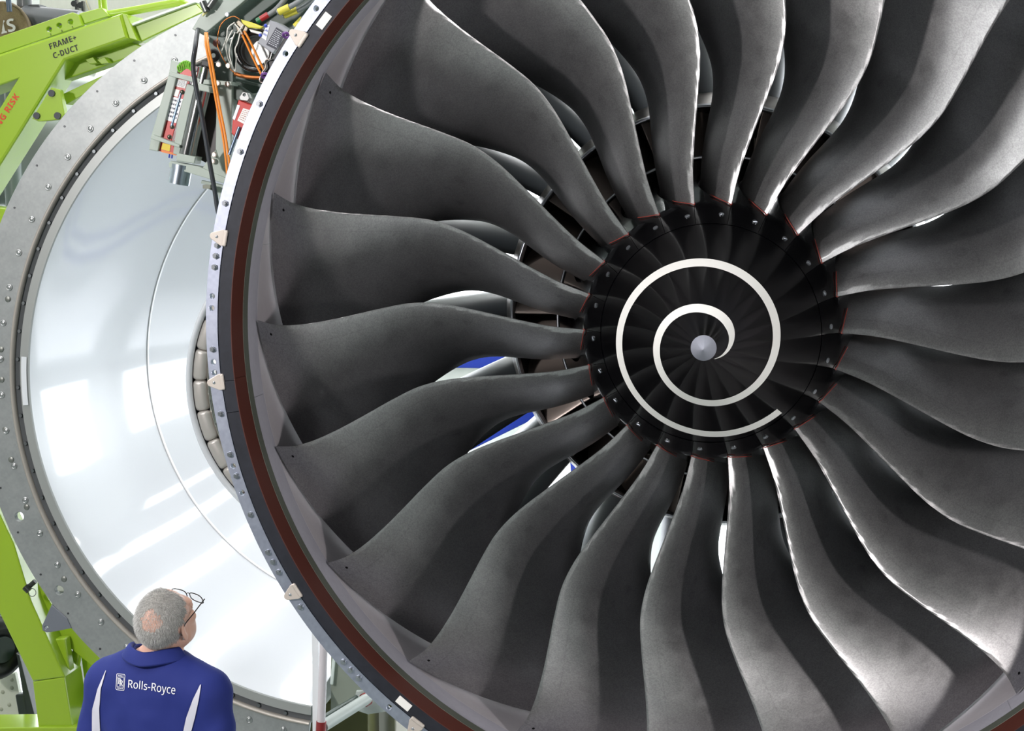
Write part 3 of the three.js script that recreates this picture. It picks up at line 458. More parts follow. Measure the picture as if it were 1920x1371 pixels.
{ // curled green cord
  const z = -0.36, t = onPix('coiled_cord', 'coiled bright green cord on top of the red gauge panel', 'cord', 346, 127, z), pts = [];
  for (let i = 0; i <= 90; i++) { const s = i / 90, a = s * Math.PI * 2 * 7, c = t.q(335 + 24 * s, 131 - 10 * Math.sin(s * 2.6), z); pts.push(V(c.x + 0.006 * Math.cos(a), c.y + 0.012 * Math.sin(a), c.z + 0.006 * Math.sin(a))); }
  part('cord', tube(pts, 0.0032, 260, 6), paint(0x86c944, 0.5), t);
}
const cable = (name, label, pts, r, mat, z, group, cat = 'cable') => { const t = onPix(name, label, cat, pts[0][0], pts[0][1], z); if (group) t.userData.group = group; part('sheath', tube(pts.map(([x, y, dz = 0]) => t.q(x, y, z + dz)), r, 80, 10), mat, t); return t; };
const orange = paint(0xf08a1c, 0.4);
cable('black_hose', 'thick black hose hanging across the polished cylinder', [[371, 56, -0.172], [368, 74, -0.05], [366, 90], [362, 120], [366, 155], [375, 200], [384, 250], [394, 310], [403, 360], [410, 402], [424, 440, 0.0], [440, 470, 0.02], [462, 490, 0.0]], 0.0085, paint(0x20262e, 0.55), -0.32, null, 'hose');
cable('orange_cable', 'orange cable running down beside its twin past the black hose', [[385, 62, -0.05], [386, 85], [391, 110], [399, 155], [407, 200], [419, 262], [427, 335]], 0.0042, orange, -0.33, 'twin orange cables');
cable('orange_cable', 'orange cable running down beside its twin past the black hose', [[388, 62, -0.05], [391, 88], [397, 115], [404, 155], [412, 200], [424, 262], [433, 330]], 0.0042, orange, -0.305, 'twin orange cables');
cable('orange_cable', 'short orange cable crossing the black ring duct', [[452, 60], [462, 82], [474, 108], [490, 140]], 0.004, orange, -0.42, 'short orange cables');
cable('orange_cable', 'short orange cable crossing the black ring duct', [[458, 58], [470, 80], [481, 103], [495, 132]], 0.004, orange, -0.42, 'short orange cables');
cable('copper_wire', 'thin copper wire looping above the white wires', [[449, 36], [440, 31], [428, 34], [415, 45], [409, 65], [408, 85], [413, 98], [424, 120], [434, 132], [442, 138]], 0.0018, metal(0xb5713c, 0.35), -0.40, null, 'wire');
const wireM = paint(0xe4e4dc, 0.4); [[[440, 42], [428, 52], [425, 70], [416, 95]], [[436, 56], [431, 66], [425, 80], [424, 92]], [[441, 60], [433, 82], [430, 100], [436, 124], [441, 136]], [[450, 62], [446, 80], [441, 92], [443, 110], [441, 134]], [[424, 92], [427, 108], [434, 124], [440, 135]]].forEach((l) => cable('white_wire', 'thin white wire drooping below the metal connector', l, 0.0023, wireM, -0.41, 'white wires below the connector', 'wire'));
cable('copper_pipe', 'copper sleeved pipe below the black ring duct', [[440, 138], [452, 142], [470, 145], [490, 146]], 0.0075, metal(0xa8673c, 0.35), -0.43, null, 'pipe');
{ // metal connector
  const z = -0.44, t = onPix('plug_connector', 'square dull metal connector above the white wires', 'connector', 449, 52, z), { q, S } = t;
  part('shell', slab(S([[440, 44], [447, 36], [466, 52], [460, 66], [446, 64]], z + 0.02), 0.05, 0.003), metal(0x7a7468, 0.4), t); part('clip_wire', tube([q(440, 45, z + 0.026), q(449, 55, z + 0.03), q(454, 64, z + 0.026)], 0.0025, 20, 6), wireM, t);
  part('clip_wire', tube([q(456, 47, z + 0.026), q(449, 57, z + 0.03), q(444, 62, z + 0.026)], 0.0025, 20, 6), wireM, t);
  part('yellow_sleeve', slab(S([[451, 36], [472, 42], [493, 50], [488, 54], [466, 52], [455, 46]], z + 0.02), 0.02, 0.004), paint(0xe3dc4a, 0.5), t, 'toothed yellow sleeve'); part('white_sleeve', slab(S([[466, 54], [490, 60], [490, 66], [470, 60]], z + 0.015), 0.02, 0.003), whitePaint, t);
}
{ // sage channel running up out of the frame
  const z = -0.5, t = onPix('sage_channel', 'wide grey green channel slanting above the red gauge panel', 'bracket', 382, 66, z), { q, S } = t;
  part('web', slab(S([[360, 54], [381, 66], [470, -8], [600, -160], [520, -160], [398, -8]], z), 0.025, 0.003), sage, t); part('flange', slab(S([[381, 66], [421, 76], [520, 2], [640, -120], [600, -160], [470, -8]], z - 0.06), 0.025, 0.003), sageDark, t);
  for (const [x, y] of [[402, 60], [418, 63], [430, 52]]) part('bolt', bolt8(0.008).translate(...q(x, y, z - 0.056).toArray()), sageDark, t);
  part('pin', [cylBetween(q(388, 22, z + 0.02), q(380, 3, z + 0.02), 0.013, 16), cylBetween(q(392, 14, z + 0.02), q(404, -4, z + 0.02), 0.012, 16)], metal(0x777a78, 0.4), t); part('tag', cylBetween(q(386, 21, z + 0.015), q(380, 30, z + 0.015), 0.008, 12, 0.003), paint(0xe6df9a, 0.5), t);
  part('bolt', bolt8(0.006).translate(...q(426, 27, z + 0.004).toArray()), steel, t);
}
{ // backing plates on the case
  const z = -0.62, t = onPix('case_bracket', 'dark green grey bracket plate behind the cables on the fan case', 'bracket', 460, 160, z), { q, S } = t;
  part('plate', slab(S([[436, 60], [470, 20], [560, -60], [640, -60], [560, 60], [500, 160], [470, 240], [437, 250]], z), 0.03, 0.003), paint(0x3f5148, 0.45), t); part('rib', slab(S([[440, 146], [472, 154], [500, 160], [498, 166], [440, 152]], z + 0.05), 0.06, 0.002), sageDark, t);
  part('tab', slab(S([[470, 176], [486, 174], [484, 190], [470, 190]], z + 0.06), 0.02, 0.002), sage, t);
  part('mount', beam(q(500, 80, z - 0.05), q(560, 110, z - 0.05), 0.08, 0.06), sageDark, t);
}
{ // black ring duct
  const z = -0.47, t = onPix('ring_duct', 'black round duct opening with a bright inside beside the control box', 'duct', 482, 96, z);
  part('ring', new THREE.LatheGeometry([[0.052, -0.03], [0.05, 0.02], [0.058, 0.034], [0.072, 0.034], [0.078, 0.02], [0.078, -0.03]].map(([r, y]) => new THREE.Vector2(r, y)), 48).rotateX(Math.PI / 2), paint(0x08090a, 0.25, 0.8), t); part('inside', new THREE.CircleGeometry(0.052, 40).translate(0, 0, -0.02), M({ color: 0xc9cdcc, roughness: 0.3, metalness: 0.4 }), t, 'pale metal inside');
}
{ // control box
  const z = -0.36, t = onPix('control_box', 'grey control box with dark printed plate and white sticker', 'control box', 515, 75, z), { q, S } = t;
  part('case', slab(S([[506, 38], [520, 42], [545, 58], [512, 101], [482, 80], [500, 50]], z), 0.07, 0.004), paint(0x9a9ca4, 0.4), t);
  part('printed_plate', quad([[518, 51], [535, 61], [519, 94], [499, 84]].map(([x, y]) => q(x, y, z + 0.0015))), M({ map: smallPrint('#2a2d3c', '#c9cbd4', 9, 15), roughness: 0.5 }), t, 'dark plate with fine white print'); part('sticker', quad([[499, 48], [506, 46], [499, 76], [490, 70]].map(([x, y]) => q(x, y, z + 0.0015))), M({ map: smallPrint('#f4f5fa', '#5a68b8', 3, 4), roughness: 0.5 }), t, 'white sticker');
  part('blue_cap', [new THREE.SphereGeometry(0.006, 12, 8).translate(...q(498, 48, z + 0.002).toArray()), new THREE.SphereGeometry(0.006, 12, 8).translate(...q(488, 66, z + 0.002).toArray())], paint(0x3a50c8, 0.4), t);
}
{ // black bracket with purple grommets, hugging the flange
  const z = -0.22, t = onPix('harness_bracket', 'black bracket with purple grommets behind the silver flange', 'bracket', 520, 100, z), { q, S } = t;
  part('strip', slab(S([[541, 56], [548, 62], [524, 100], [514, 122], [506, 148], [498, 156], [488, 152], [494, 128], [498, 116], [510, 110]], z), 0.02, 0.003), paint(0x17171b, 0.35), t);
  for (const [x, y] of [[537, 66], [497, 142]]) part('grommet', new THREE.TorusGeometry(0.011, 0.005, 10, 24).rotateX(0.9).translate(...q(x, y, z + 0.012).toArray()), paint(0x6b3a86, 0.4), t, 'purple grommet');
  part('edge_wire', tube([q(508, 111, z + 0.01), q(497, 114, z + 0.012), q(498, 126, z + 0.012), q(492, 136, z + 0.01), q(487, 152, z + 0.01), q(496, 157, z + 0.01)], 0.0025, 30, 6), metal(0xb9aaa0, 0.3), t);
}
{ // second red unit, half hidden by the flange
  const z = -0.30, t = onPix('red_unit', 'red unit with white plate half hidden by the silver flange', 'actuator', 450, 220, z), { q, S } = t;
  const b = part('body', slab(S([[447, 187], [474, 198], [470, 240], [446, 262], [434, 250], [436, 226]], z), 0.06, 0.003), redPaint, t); part('plate', quad([[456, 203], [474, 208], [464, 236], [445, 226]].map(([x, y]) => q(x, y, z + 0.0015))), M({ map: smallPrint('#f3f1ee', '#b58a86', 6, 9), roughness: 0.5 }), b, 'white printed plate'); part('strip', quad([[445, 196], [450, 198], [440, 226], [436, 222]].map(([x, y]) => q(x, y, z + 0.0015))), M({ color: 0xb8bcc4, roughness: 0.3, metalness: 0.5 }), b);
  part('clevis', slab(S([[448, 182], [455, 172], [464, 174], [468, 184], [464, 190], [450, 188]], z + 0.004), 0.03, 0.002, [[q(459, 178, z), 0.004]]), metal(0x8c8d8c, 0.35), t); part('strut', cylBetween(q(449, 238, z + 0.01), q(430, 290, z + 0.01), 0.006, 14), metal(0x6f7c93, 0.3), t, 'blue grey strut');
}
// grey hoses with yellow sleeves
[[[600, -40], [570, -4], [545, 12], [520, 24]], [[615, -30], [585, 2], [560, 18], [530, 30]], [[560, -50], [540, -10], [515, 20], [489, 36]], [[625, -20], [600, 12], [570, 34], [552, 52]]].forEach((l, i) => {
  const t = cable('grey_hose', i === 2 ? 'grey hose with a red and green tip beside the control box' : 'grey hose with a yellow sleeve above the control box', l, 0.0095, paint(0x84888a, 0.5), -0.45 - 0.03 * i, i === 2 ? null : 'yellow sleeved hoses', 'hose');
  const a = t.q(...l[2]), b = t.q(...l[3]), m = a.clone().lerp(b, 0.45);
  if (i === 2) { part('tip', cylBetween(m, b, 0.011, 14), paint(0xb3262a, 0.4), t, 'red tip'); part('tip_ring', cylBetween(b, b.clone().add(b.clone().sub(m).multiplyScalar(0.5)), 0.011, 14), paint(0x2f7a4a, 0.4), t, 'green ring'); } else part('sleeve', cylBetween(a.clone().lerp(b, 0.1), b.clone().lerp(a, 0.1), 0.0125, 14), paint(0xe6d94e, 0.5), t, 'yellow sleeve');
});

// ---------------------------------------------------------------- things further back in the hall
{
  const z = -3.2, t = onPix('cast_drum', 'brown cast drum with raised letters and a dark grey pipe', 'drum', 20, 60, z), { q, S } = t;
  part('drum', cylBetween(q(6, 58, z - 0.5), q(6, 58, z), 0.15, 40), M({ map: mottle([0.35, 0.30, 0.20], [0.56, 0.50, 0.38], 8), roughness: 0.6, metalness: 0.3 }), t); part('drum_rim', new THREE.TorusGeometry(0.148, 0.008, 8, 48).translate(...q(6, 58, z).toArray()), M({ color: 0x6d6048, roughness: 0.6 }), t);
  const [g, m] = letterPlane(0.19, 0.1, [['IS', 20, 66, 118]], 220, 128, 0xb9bbb4); const o = part('raised_letters', g, m, t, 'pale raised letters'); const p = q(24, 46, z + 0.003); o.position.copy(p); o.rotation.z = 0.2;
  part('pipe', cylBetween(q(48, 36, z - 0.15), q(150, 46, z - 0.15), 0.075, 30), paint(0x4a4e50, 0.5), t); part('saddle', slab(S([[36, 18], [56, 8], [72, 8], [77, 20], [40, 24]], z - 0.12), 0.1, 0.004), paint(0x3f4447, 0.5), t); part('neck', cylBetween(q(46, 14, z - 0.16), q(45, -14, z - 0.16), 0.04, 20), paint(0x55595a, 0.5), t);
  part('post', cylBetween(q(18, 22, z + 0.1), q(14, -20, z + 0.1), 0.014, 12), paint(0x3c4c5e, 0.5), t); part('stand_leg', cylBetween(V(q(6, 58, z - 0.25).x, q(6, 58, z - 0.25).y - 0.1, q(6, 58, z - 0.25).z), V(0, -pix(20, 60, z).y + 0.01, -0.25), 0.05, 16), sageDark, t);
}
{
  const z = -6.2, t = onPix('machine_cabinet', 'pale grey machine cabinet with two chrome latches', 'cabinet', 170, 60, z), b = t.q(170, 60).y - pix(170, 60, z).y, { q } = t;
  const l = q(70, 0).x, r = q(330, 0).x, top = q(0, -120).y; part('body', box(r - l, top - b, 0.6, (l + r) / 2, (top + b) / 2, -0.32, 0.02), M({ map: mottle([0.78, 0.79, 0.74], [0.84, 0.85, 0.80], 5), roughness: 0.6 }), t);
  for (const [x, y] of [[140, 7], [152, 10]]) part('latch', [new THREE.CylinderGeometry(0.022, 0.022, 0.03, 20).rotateX(Math.PI / 2).translate(...q(x, y, z + 0.015).toArray()), box(0.016, 0.07, 0.03).translate(...q(x + 4, y + 2, z + 0.01).toArray())], chrome, t);
  part('pull_cord', tube([q(160, -4, z + 0.01), q(164, 10, z + 0.015), q(168, 20, z + 0.01)], 0.004, 12, 6), paint(0xb9b08a, 0.6), t);
}
{ // curved grey vessel seen between the stand and the flange
  const z = -4.7, o = pix(120, 190, z), t = thing('grey_vessel', 'smooth grey green cylinder lying behind the lime stand', 'vessel', [o.x - 0.2, 0, z]);
  part('shell', new THREE.CylinderGeometry(0.48, 0.48, 2.2, 64).rotateZ(Math.PI / 2 - 0.18).translate(0, o.y - 0.25, -0.4), M({ color: 0x8b958c, roughness: 0.3, metalness: 0.6 }), t); part('band', new THREE.CylinderGeometry(0.488, 0.488, 0.05, 64).rotateZ(Math.PI / 2 - 0.18).translate(0.35, o.y - 0.18, -0.4), paint(0xdfe3dd, 0.4), t);
  for (const s of [-0.7, 0.7]) part('cradle_leg', box(0.14, o.y - 0.7, 0.5, s, (o.y - 0.7) / 2, -0.4), sageDark, t);
}
{ // black roller and dimpled panel at the lower left
  const z = -2.75, t = onPix('black_roller', 'black rubber roller behind the lime stand leg', 'roller', 8, 1220, z), { q, S } = t;
  part('tyre', new THREE.TorusGeometry(0.11, 0.06, 20, 48).rotateY(1.0).translate(...q(-6, 1215).toArray()), paint(0x111514, 0.45), t); part('hub', new THREE.CylinderGeometry(0.07, 0.07, 0.12, 24).rotateX(Math.PI / 2).rotateY(1.0).translate(...q(-6, 1215).toArray()), paint(0x23302c, 0.4), t);
  part('bracket_arm', slab(S([[30, 1225], [36, 1228], [72, 1371], [56, 1371], [44, 1310]], z + 0.02), 0.1, 0.004), paint(0x232c28, 0.4), t); part('bracket_post', beam(q(40, 1300, z), V(q(60, 1400, z).x, -pix(8, 1220, z).y + 0.02, 0), 0.05, 0.05), paint(0x232c28, 0.4), t);
}
{
  const z = -2.95, o = pix(18, 1371, z), t = thing('dimpled_panel', 'pale panel with rows of dimples below the black roller', 'panel', [o.x, 0, z]), q = (x, y, zz = z) => { const p = pix(x, y, zz); return V(p.x - o.x, p.y, p.z - z); };
  part('sheet', slab([[-40, 1275], [28, 1262], [36, 1300], [60, 1420], [-40, 1420]].map(([x, y]) => q(x, y)), 0.03, 0.003), paint(0xd5d9c8, 0.5), t); const d = new THREE.SphereGeometry(0.011, 12, 8).scale(1, 1, 0.4);
  for (const [x, y] of [[22, 1275], [5, 1298], [22, 1290], [17, 1322], [31, 1345], [13, 1360], [36, 1358], [2, 1330]]) part('dimple', d, paint(0xa9ad9a, 0.6), t).position.copy(q(x, y, z + 0.001)); part('sheet_foot', box(0.3, 0.04, 0.2, 0, 0.02, -0.02), sageDark, t);
}
{ // clutter on the floor below the engine
  const tool = (name, label, cat, px, py, z, size, mat, turn, group) => { const p = pix(px, py, z), t = thing(name, label, cat, [p.x, 0, z], turn, group); part('body', box(...size, 0, size[1] / 2, 0, 0.01), mat, t); part('lid', box(size[0] * 1.02, 0.03, size[2] * 1.02, 0, size[1] + 0.015, 0, 0.008), mat, t); part('handle', new THREE.TorusGeometry(size[0] * 0.18, 0.008, 8, 20, Math.PI).translate(0, size[1] + 0.03, 0), chrome, t); };
  const fy = (py) => { const d = V(0, (685.5 - py) / FL, -1).applyQuaternion(CAMQ); return camera.position.z + d.z * (-camera.position.y / d.y); };
  tool('tool_case', 'white flat tool case on the floor below the fan case', 'tool case', 710, 1342, -4.2, [0.5, 0.3, 0.4], paint(0xe9e9e2, 0.4), 0.3); tool('tool_case', 'black tool case standing between the two white cases', 'tool case', 700, 1355, -3.7, [0.35, 0.4, 0.4], blackPl, -0.4); tool('tool_case', 'square cream tool case nearer the engine stand', 'tool case', 770, 1365, -3.4, [0.3, 0.3, 0.3], paint(0xf0efe6, 0.4), 0.6); tool('tool_case', 'low olive tool case beside the tube frame', 'tool case', 640, 1371, -3.1, [0.35, 0.35, 0.4], paint(0x4f5220, 0.5), 0.1);
  // blue trestle seen between the vanes, behind the engine
  const bt = thing('blue_trestle', 'bright blue steel trestle behind the engine', 'trestle', [-1.8, 0, -5.2]), blue = paint(0x2346c8, 0.4); for (const s of [-1, 1]) { part('leg', beam(V(s * 0.9, 0, -0.3), V(s * 0.7, 1.9, 0), 0.07, 0.07), blue, bt); part('leg', beam(V(s * 0.9, 0, 0.3), V(s * 0.7, 1.9, 0), 0.07, 0.07), blue, bt); } part('top_rail', beam(V(-1.0, 1.9, 0), V(1.0, 1.9, 0), 0.1, 0.1), blue, bt); part('brace', beam(V(-0.8, 0.9, 0), V(0.75, 1.7, 0), 0.06, 0.06), blue, bt);
  // cradle that carries the engine
  const ec = thing('engine_cradle', 'grey steel cradle carrying the fan case from below', 'stand', [0, 0, -1.0]); for (const s of [-1, 1]) { part('post', beam(V(s * 0.75, 0.02, 0), V(s * 0.75, AX - 1.40, 0), 0.14, 0.14), sageDark, ec); part('saddle', beam(V(s * 0.60, AX - 1.50, 0), V(s * 0.98, AX - 1.27, 0), 0.09, 0.3), sageDark, ec); part('foot_beam', box(0.2, 0.1, 1.6, s * 0.75, 0.05, 0, 0.01), sageDark, ec); } part('cross_beam', box(1.5, 0.12, 0.12, 0, 0.35, 0, 0.01), sageDark, ec);
}

// ---------------------------------------------------------------- the person watching the fan
function netSurface(f, lo, hi, cell, noClip) {        // mesh of f = 0 on a grid (surface nets), normals from the field
  const n = [0, 1, 2].map((i) => Math.ceil((hi[i] - lo[i]) / cell) + 1), [nx, ny, nz] = n, F = new Float32Array(nx * ny * nz), at = (i, j, k) => i + nx * (j + ny * k);
  for (let k = 0; k < nz; k++) for (let j = 0; j < ny; j++) for (let i = 0; i < nx; i++) F[at(i, j, k)] = f(lo[0] + i * cell, lo[1] + j * cell, lo[2] + k * cell);
  const id = new Int32Array(nx * ny * nz).fill(-1), pos = [], idx = [];
  for (let k = 0; k < nz - 1; k++) for (let j = 0; j < ny - 1; j++) for (let i = 0; i < nx - 1; i++) {
    let m = 0, c = 0, sx = 0, sy = 0, sz = 0; for (let b = 0; b < 8; b++) if (F[at(i + (b & 1), j + ((b >> 1) & 1), k + (b >> 2))] < 0) m |= 1 << b; if (m === 0 || m === 255) continue;
    for (let b = 0; b < 8; b++) for (let e = 0; e < 3; e++) { const b2 = b | (1 << e); if (b2 === b || ((m >> b) & 1) === ((m >> b2) & 1)) continue; const v1 = F[at(i + (b & 1), j + ((b >> 1) & 1), k + (b >> 2))], v2 = F[at(i + (b2 & 1), j + ((b2 >> 1) & 1), k + (b2 >> 2))], t = v1 / (v1 - v2); sx += (b & 1) + (e === 0 ? t : 0); sy += ((b >> 1) & 1) + (e === 1 ? t : 0); sz += (b >> 2) + (e === 2 ? t : 0); c++; }
    id[at(i, j, k)] = pos.length / 3; pos.push(lo[0] + (i + sx / c) * cell, lo[1] + (j + sy / c) * cell, lo[2] + (k + sz / c) * cell);
  }
  for (let k = 0; k < nz - 1; k++) for (let j = 0; j < ny - 1; j++) for (let i = 0; i < nx - 1; i++) {
    const v = F[at(i, j, k)] < 0, q = (a, b, c, d, flip) => { if (a < 0 || b < 0 || c < 0 || d < 0) return; if (flip) idx.push(a, c, b, a, d, c); else idx.push(a, b, c, a, c, d); };
    if (j && k && (F[at(i + 1, j, k)] < 0) !== v) q(id[at(i, j, k)], id[at(i, j - 1, k)], id[at(i, j - 1, k - 1)], id[at(i, j, k - 1)], !v);
    if (i && k && (F[at(i, j + 1, k)] < 0) !== v) q(id[at(i, j, k)], id[at(i, j, k - 1)], id[at(i - 1, j, k - 1)], id[at(i - 1, j, k)], !v);
    if (i && j && (F[at(i, j, k + 1)] < 0) !== v) q(id[at(i, j, k)], id[at(i - 1, j, k)], id[at(i - 1, j - 1, k)], id[at(i, j - 1, k)], !v);
  }
  const nor = new Float32Array(pos.length), e = cell * 0.6, uv = new Float32Array(pos.length / 3 * 2);
  for (let i = 0; i < pos.length; i += 3) { const [x, y, z] = [pos[i], pos[i + 1], pos[i + 2]]; const g = V(f(x + e, y, z) - f(x - e, y, z), f(x, y + e, z) - f(x, y - e, z), f(x, y, z + e) - f(x, y, z - e)).normalize(); nor.set([g.x, g.y, g.z], i); uv[i / 3 * 2] = x + z * 0.4; uv[i / 3 * 2 + 1] = y; }
  const g = new THREE.BufferGeometry(); g.setAttribute('position', new THREE.Float32BufferAttribute(pos, 3)); g.setAttribute('normal', new THREE.BufferAttribute(nor, 3)); g.setAttribute('uv', new THREE.BufferAttribute(uv, 2)); g.setIndex(idx); return g;
}
const smin = (a, b, k) => { const h = Math.max(k - Math.abs(a - b), 0) / k; return Math.min(a, b) - h * h * k * 0.25; };
const cap = (x, y, z, a, b, r1, r2) => { const bx = b[0] - a[0], by = b[1] - a[1], bz = b[2] - a[2], px = x - a[0], py = y - a[1], pz = z - a[2], t = Math.max(0, Math.min(1, (px * bx + py * by + pz * bz) / (bx * bx + by * by + bz * bz))); return Math.hypot(px - bx * t, py - by * t, pz - bz * t) - (r1 + (r2 - r1) * t); };
const ell = (x, y, z, c, r) => { const px = x - c[0], py = y - c[1], pz = z - c[2], k0 = Math.hypot(px / r[0], py / r[1], pz / r[2]), k1 = Math.hypot(px / (r[0] * r[0]), py / (r[1] * r[1]), pz / (r[2] * r[2])); return k1 < 1e-6 ? -Math.min(...r) : k0 * (k0 - 1) / k1; };
{
  const Z = 0.22, base = pix(296, 1300, Z), TURN = -0.20, man = thing('person', 'person with short grey hair and glasses in a blue work shirt looking up', 'person', [base.x, 0, Z], TURN);
  const toLocal = (p) => p.clone().sub(V(base.x, 0, Z)).applyAxisAngle(V(0, 1, 0), -TURN);
  // ---- skeleton in the person's own space: facing -z, +x on the right-hand side
  const hc = toLocal(pix(312, 1164, Z)), HQ = new THREE.Quaternion().setFromEuler(new THREE.Euler(0.52, -0.20, -0.12, 'YXZ')), HI = HQ.clone().invert(), tmp = V();
  const headPt = (x, y, z) => V(x, y, z).applyQuaternion(HQ).add(hc);
  const nb = [0, 1.455, 0.0], nt = headPt(0, -0.06, 0.03).toArray();
  const torso = (x, y, z) => {
    let d = ell(x, y, z, [0, 1.26, -0.005], [0.183, 0.25, 0.122]); d = smin(d, ell(x, y, z, [0, 1.05, -0.02], [0.165, 0.2, 0.125]), 0.08); d = smin(d, ell(x, y, z, [0, 0.93, 0], [0.168, 0.13, 0.125]), 0.06);
    const ax = Math.abs(x); d = smin(d, cap(ax, y, z, [0.06, 1.43, 0.0], [0.165, 1.385, 0.0], 0.06, 0.066), 0.06); d = smin(d, cap(ax, y, z, [0.02, 1.462, 0.005], [0.12, 1.418, 0.012], 0.042, 0.045), 0.05); return d;
  };
  const SH = [0.178, 1.375, 0.0], EL = [0.232, 1.10, 0.03], WR = [0.235, 0.86, -0.05];
  const upArm = (x, y, z) => cap(Math.abs(x), y, z, SH, EL, 0.058, 0.045), foreArm = (x, y, z) => cap(Math.abs(x), y, z, EL, WR, 0.043, 0.029);
  const legs = (x, y, z) => { const ax = Math.abs(x); return smin(smin(cap(ax, y, z, [0.085, 0.90, 0], [0.095, 0.50, -0.01], 0.088, 0.058), cap(ax, y, z, [0.095, 0.50, -0.01], [0.10, 0.09, 0.02], 0.056, 0.04), 0.03), cap(ax, y, z, [0.10, 0.055, 0.03], [0.11, 0.035, -0.15], 0.045, 0.034), 0.03); };
  const headF = (X, Y, Zz) => { // head in its own space
    tmp.set(X - hc.x, Y - hc.y, Zz - hc.z).applyQuaternion(HI); const { x, y, z } = tmp, ax = Math.abs(x);
    let d = ell(x, y, z, [0, 0.022, 0.012], [0.077, 0.094, 0.097]); d = smin(d, ell(x, y, z, [0, -0.05, -0.032], [0.060, 0.072, 0.066]), 0.03); d = smin(d, cap(ax, y, z, [0, -0.102, -0.072], [0.05, -0.06, 0.0], 0.022, 0.024), 0.025);
    d = smin(d, ell(x, y, z, [0, 0.024, -0.082], [0.052, 0.011, 0.016]), 0.015); d = smin(d, cap(x, y, z, [0, 0.008, -0.094], [0, -0.032, -0.112], 0.008, 0.012), 0.010); d = smin(d, ell(ax, y, z, [0.011, -0.034, -0.102], [0.008, 0.007, 0.009]), 0.006);
    d = -smin(-d, ell(ax, y, z, [0.032, 0.004, -0.096], [0.018, 0.010, 0.014]), 0.008); d = Math.min(d, ell(ax, y, z, [0.031, 0.004, -0.079], [0.0125, 0.0125, 0.0125])); d = smin(d, ell(x, y, z, [0, -0.066, -0.096], [0.024, 0.009, 0.008]), 0.008); d = smin(d, ell(ax, y, z, [0.045, -0.018, -0.062], [0.02, 0.018, 0.016]), 0.02);
    const ca = Math.cos(0.35), sa = Math.sin(0.35), ez = (ax - 0.080) * sa + (z - 0.012) * ca, ex = (ax - 0.080) * ca - (z - 0.012) * sa; let e = ell(ex, y + 0.012 + ez * 0.3, ez, [0, 0, 0], [0.008, 0.033, 0.020]); e = -smin(-e, ell(ex, y + 0.008, ez, [0.009, 0, -0.004], [0.006, 0.020, 0.011]), 0.004); return smin(d, e, 0.006);
  };
  const neck = (x, y, z) => cap(x, y, z, nb, nt, 0.062, 0.056);
  const handF = (s) => (x, y, z) => { const X = s * x; let d = ell(X, y, z, [0.236, 0.80, -0.066], [0.018, 0.05, 0.042]);
    for (let i = 0; i < 4; i++) { const oz = -0.098 + i * 0.021, L = [0.030, 0.036, 0.034, 0.026][i], a = [0.238, 0.765 + (i === 0 || i === 3 ? 0.004 : 0), oz], b = [0.232, a[1] - L, oz - 0.002], c = [0.220, b[1] - L * 0.72, oz - 0.002], e = [0.206, c[1] - L * 0.5, oz]; d = smin(d, cap(X, y, z, a, b, 0.0095, 0.0088), 0.006); d = Math.min(d, Math.min(cap(X, y, z, b, c, 0.0088, 0.008), cap(X, y, z, c, e, 0.008, 0.007))); }
    d = smin(d, cap(X, y, z, [0.232, 0.822, -0.092], [0.222, 0.785, -0.122], 0.013, 0.0105), 0.012); d = Math.min(d, cap(X, y, z, [0.222, 0.785, -0.122], [0.212, 0.757, -0.124], 0.0105, 0.008)); return smin(d, cap(X, y, z, WR, [0.236, 0.83, -0.062], 0.028, 0.024), 0.02); };
  const bodyF = (x, y, z) => smin(smin(smin(torso(x, y, z), Math.min(smin(upArm(x, y, z), foreArm(x, y, z), 0.02), 9), 0.03), legs(x, y, z), 0.04), neck(x, y, z), 0.04);
  // the coarse body stops where the finer head and hands, which share the neck and the wrists, take over
  const skin = M({ color: 0xd6a996, roughness: 0.5, sheen: 0.2, sheenColor: new THREE.Color(1, 0.7, 0.6), sheenRoughness: 0.6 });
  const gBody = netSurface(bodyF, [-0.36, -0.02, -0.26], [0.36, 1.60, 0.24], 0.012);
  const gHead = netSurface((x, y, z) => Math.max(smin(headF(x, y, z), neck(x, y, z), 0.025), 1.44 - y), [hc.x - 0.17, 1.42, hc.z - 0.19], [hc.x + 0.17, hc.y + 0.16, hc.z + 0.17], 0.0035);
  const gHands = [-1, 1].map((s) => netSurface(handF(s), s > 0 ? [0.18, 0.64, -0.15] : [-0.28, 0.64, -0.15], s > 0 ? [0.28, 0.88, 0.0] : [-0.18, 0.88, 0.0], 0.003));
  part('body', mergeGeometries([gBody, gHead, ...gHands]), skin, man);
  // ---- clothes
  const foldN = vnoise(77), fold = (x, y, z) => 0.012 * Math.sin(x * 40 + 5 * (1.45 - y) * x * 9 + 3 * foldN(x * 7 + 9, y * 5 + 9, 64)) * Math.max(0, Math.min(1, (1.36 - y) * 5)) + 0.016 * (fbm(foldN, x * 9 + 20, y * 7 + 20, 256, 3) - 0.5);
  const shirtF = (x, y, z) => { const d = smin(torso(x, y, z), upArm(x, y, z) - 0.012, 0.035) - 0.014 - 0.012 * Math.max(0, Math.min(1, (1.2 - y) * 3.5)) - fold(x, y, z); const ax = Math.abs(x), nk = Math.hypot(x * 1.0, (z + 0.005) * 1.0) - 0.072; let q = Math.max(d, 0.86 - y); q = Math.max(q, -Math.max(nk, 1.47 - y)); const cuff = ax > 0.15 ? 1.135 - y : -1; return Math.max(q, ax > 0.19 ? cuff : -1); };
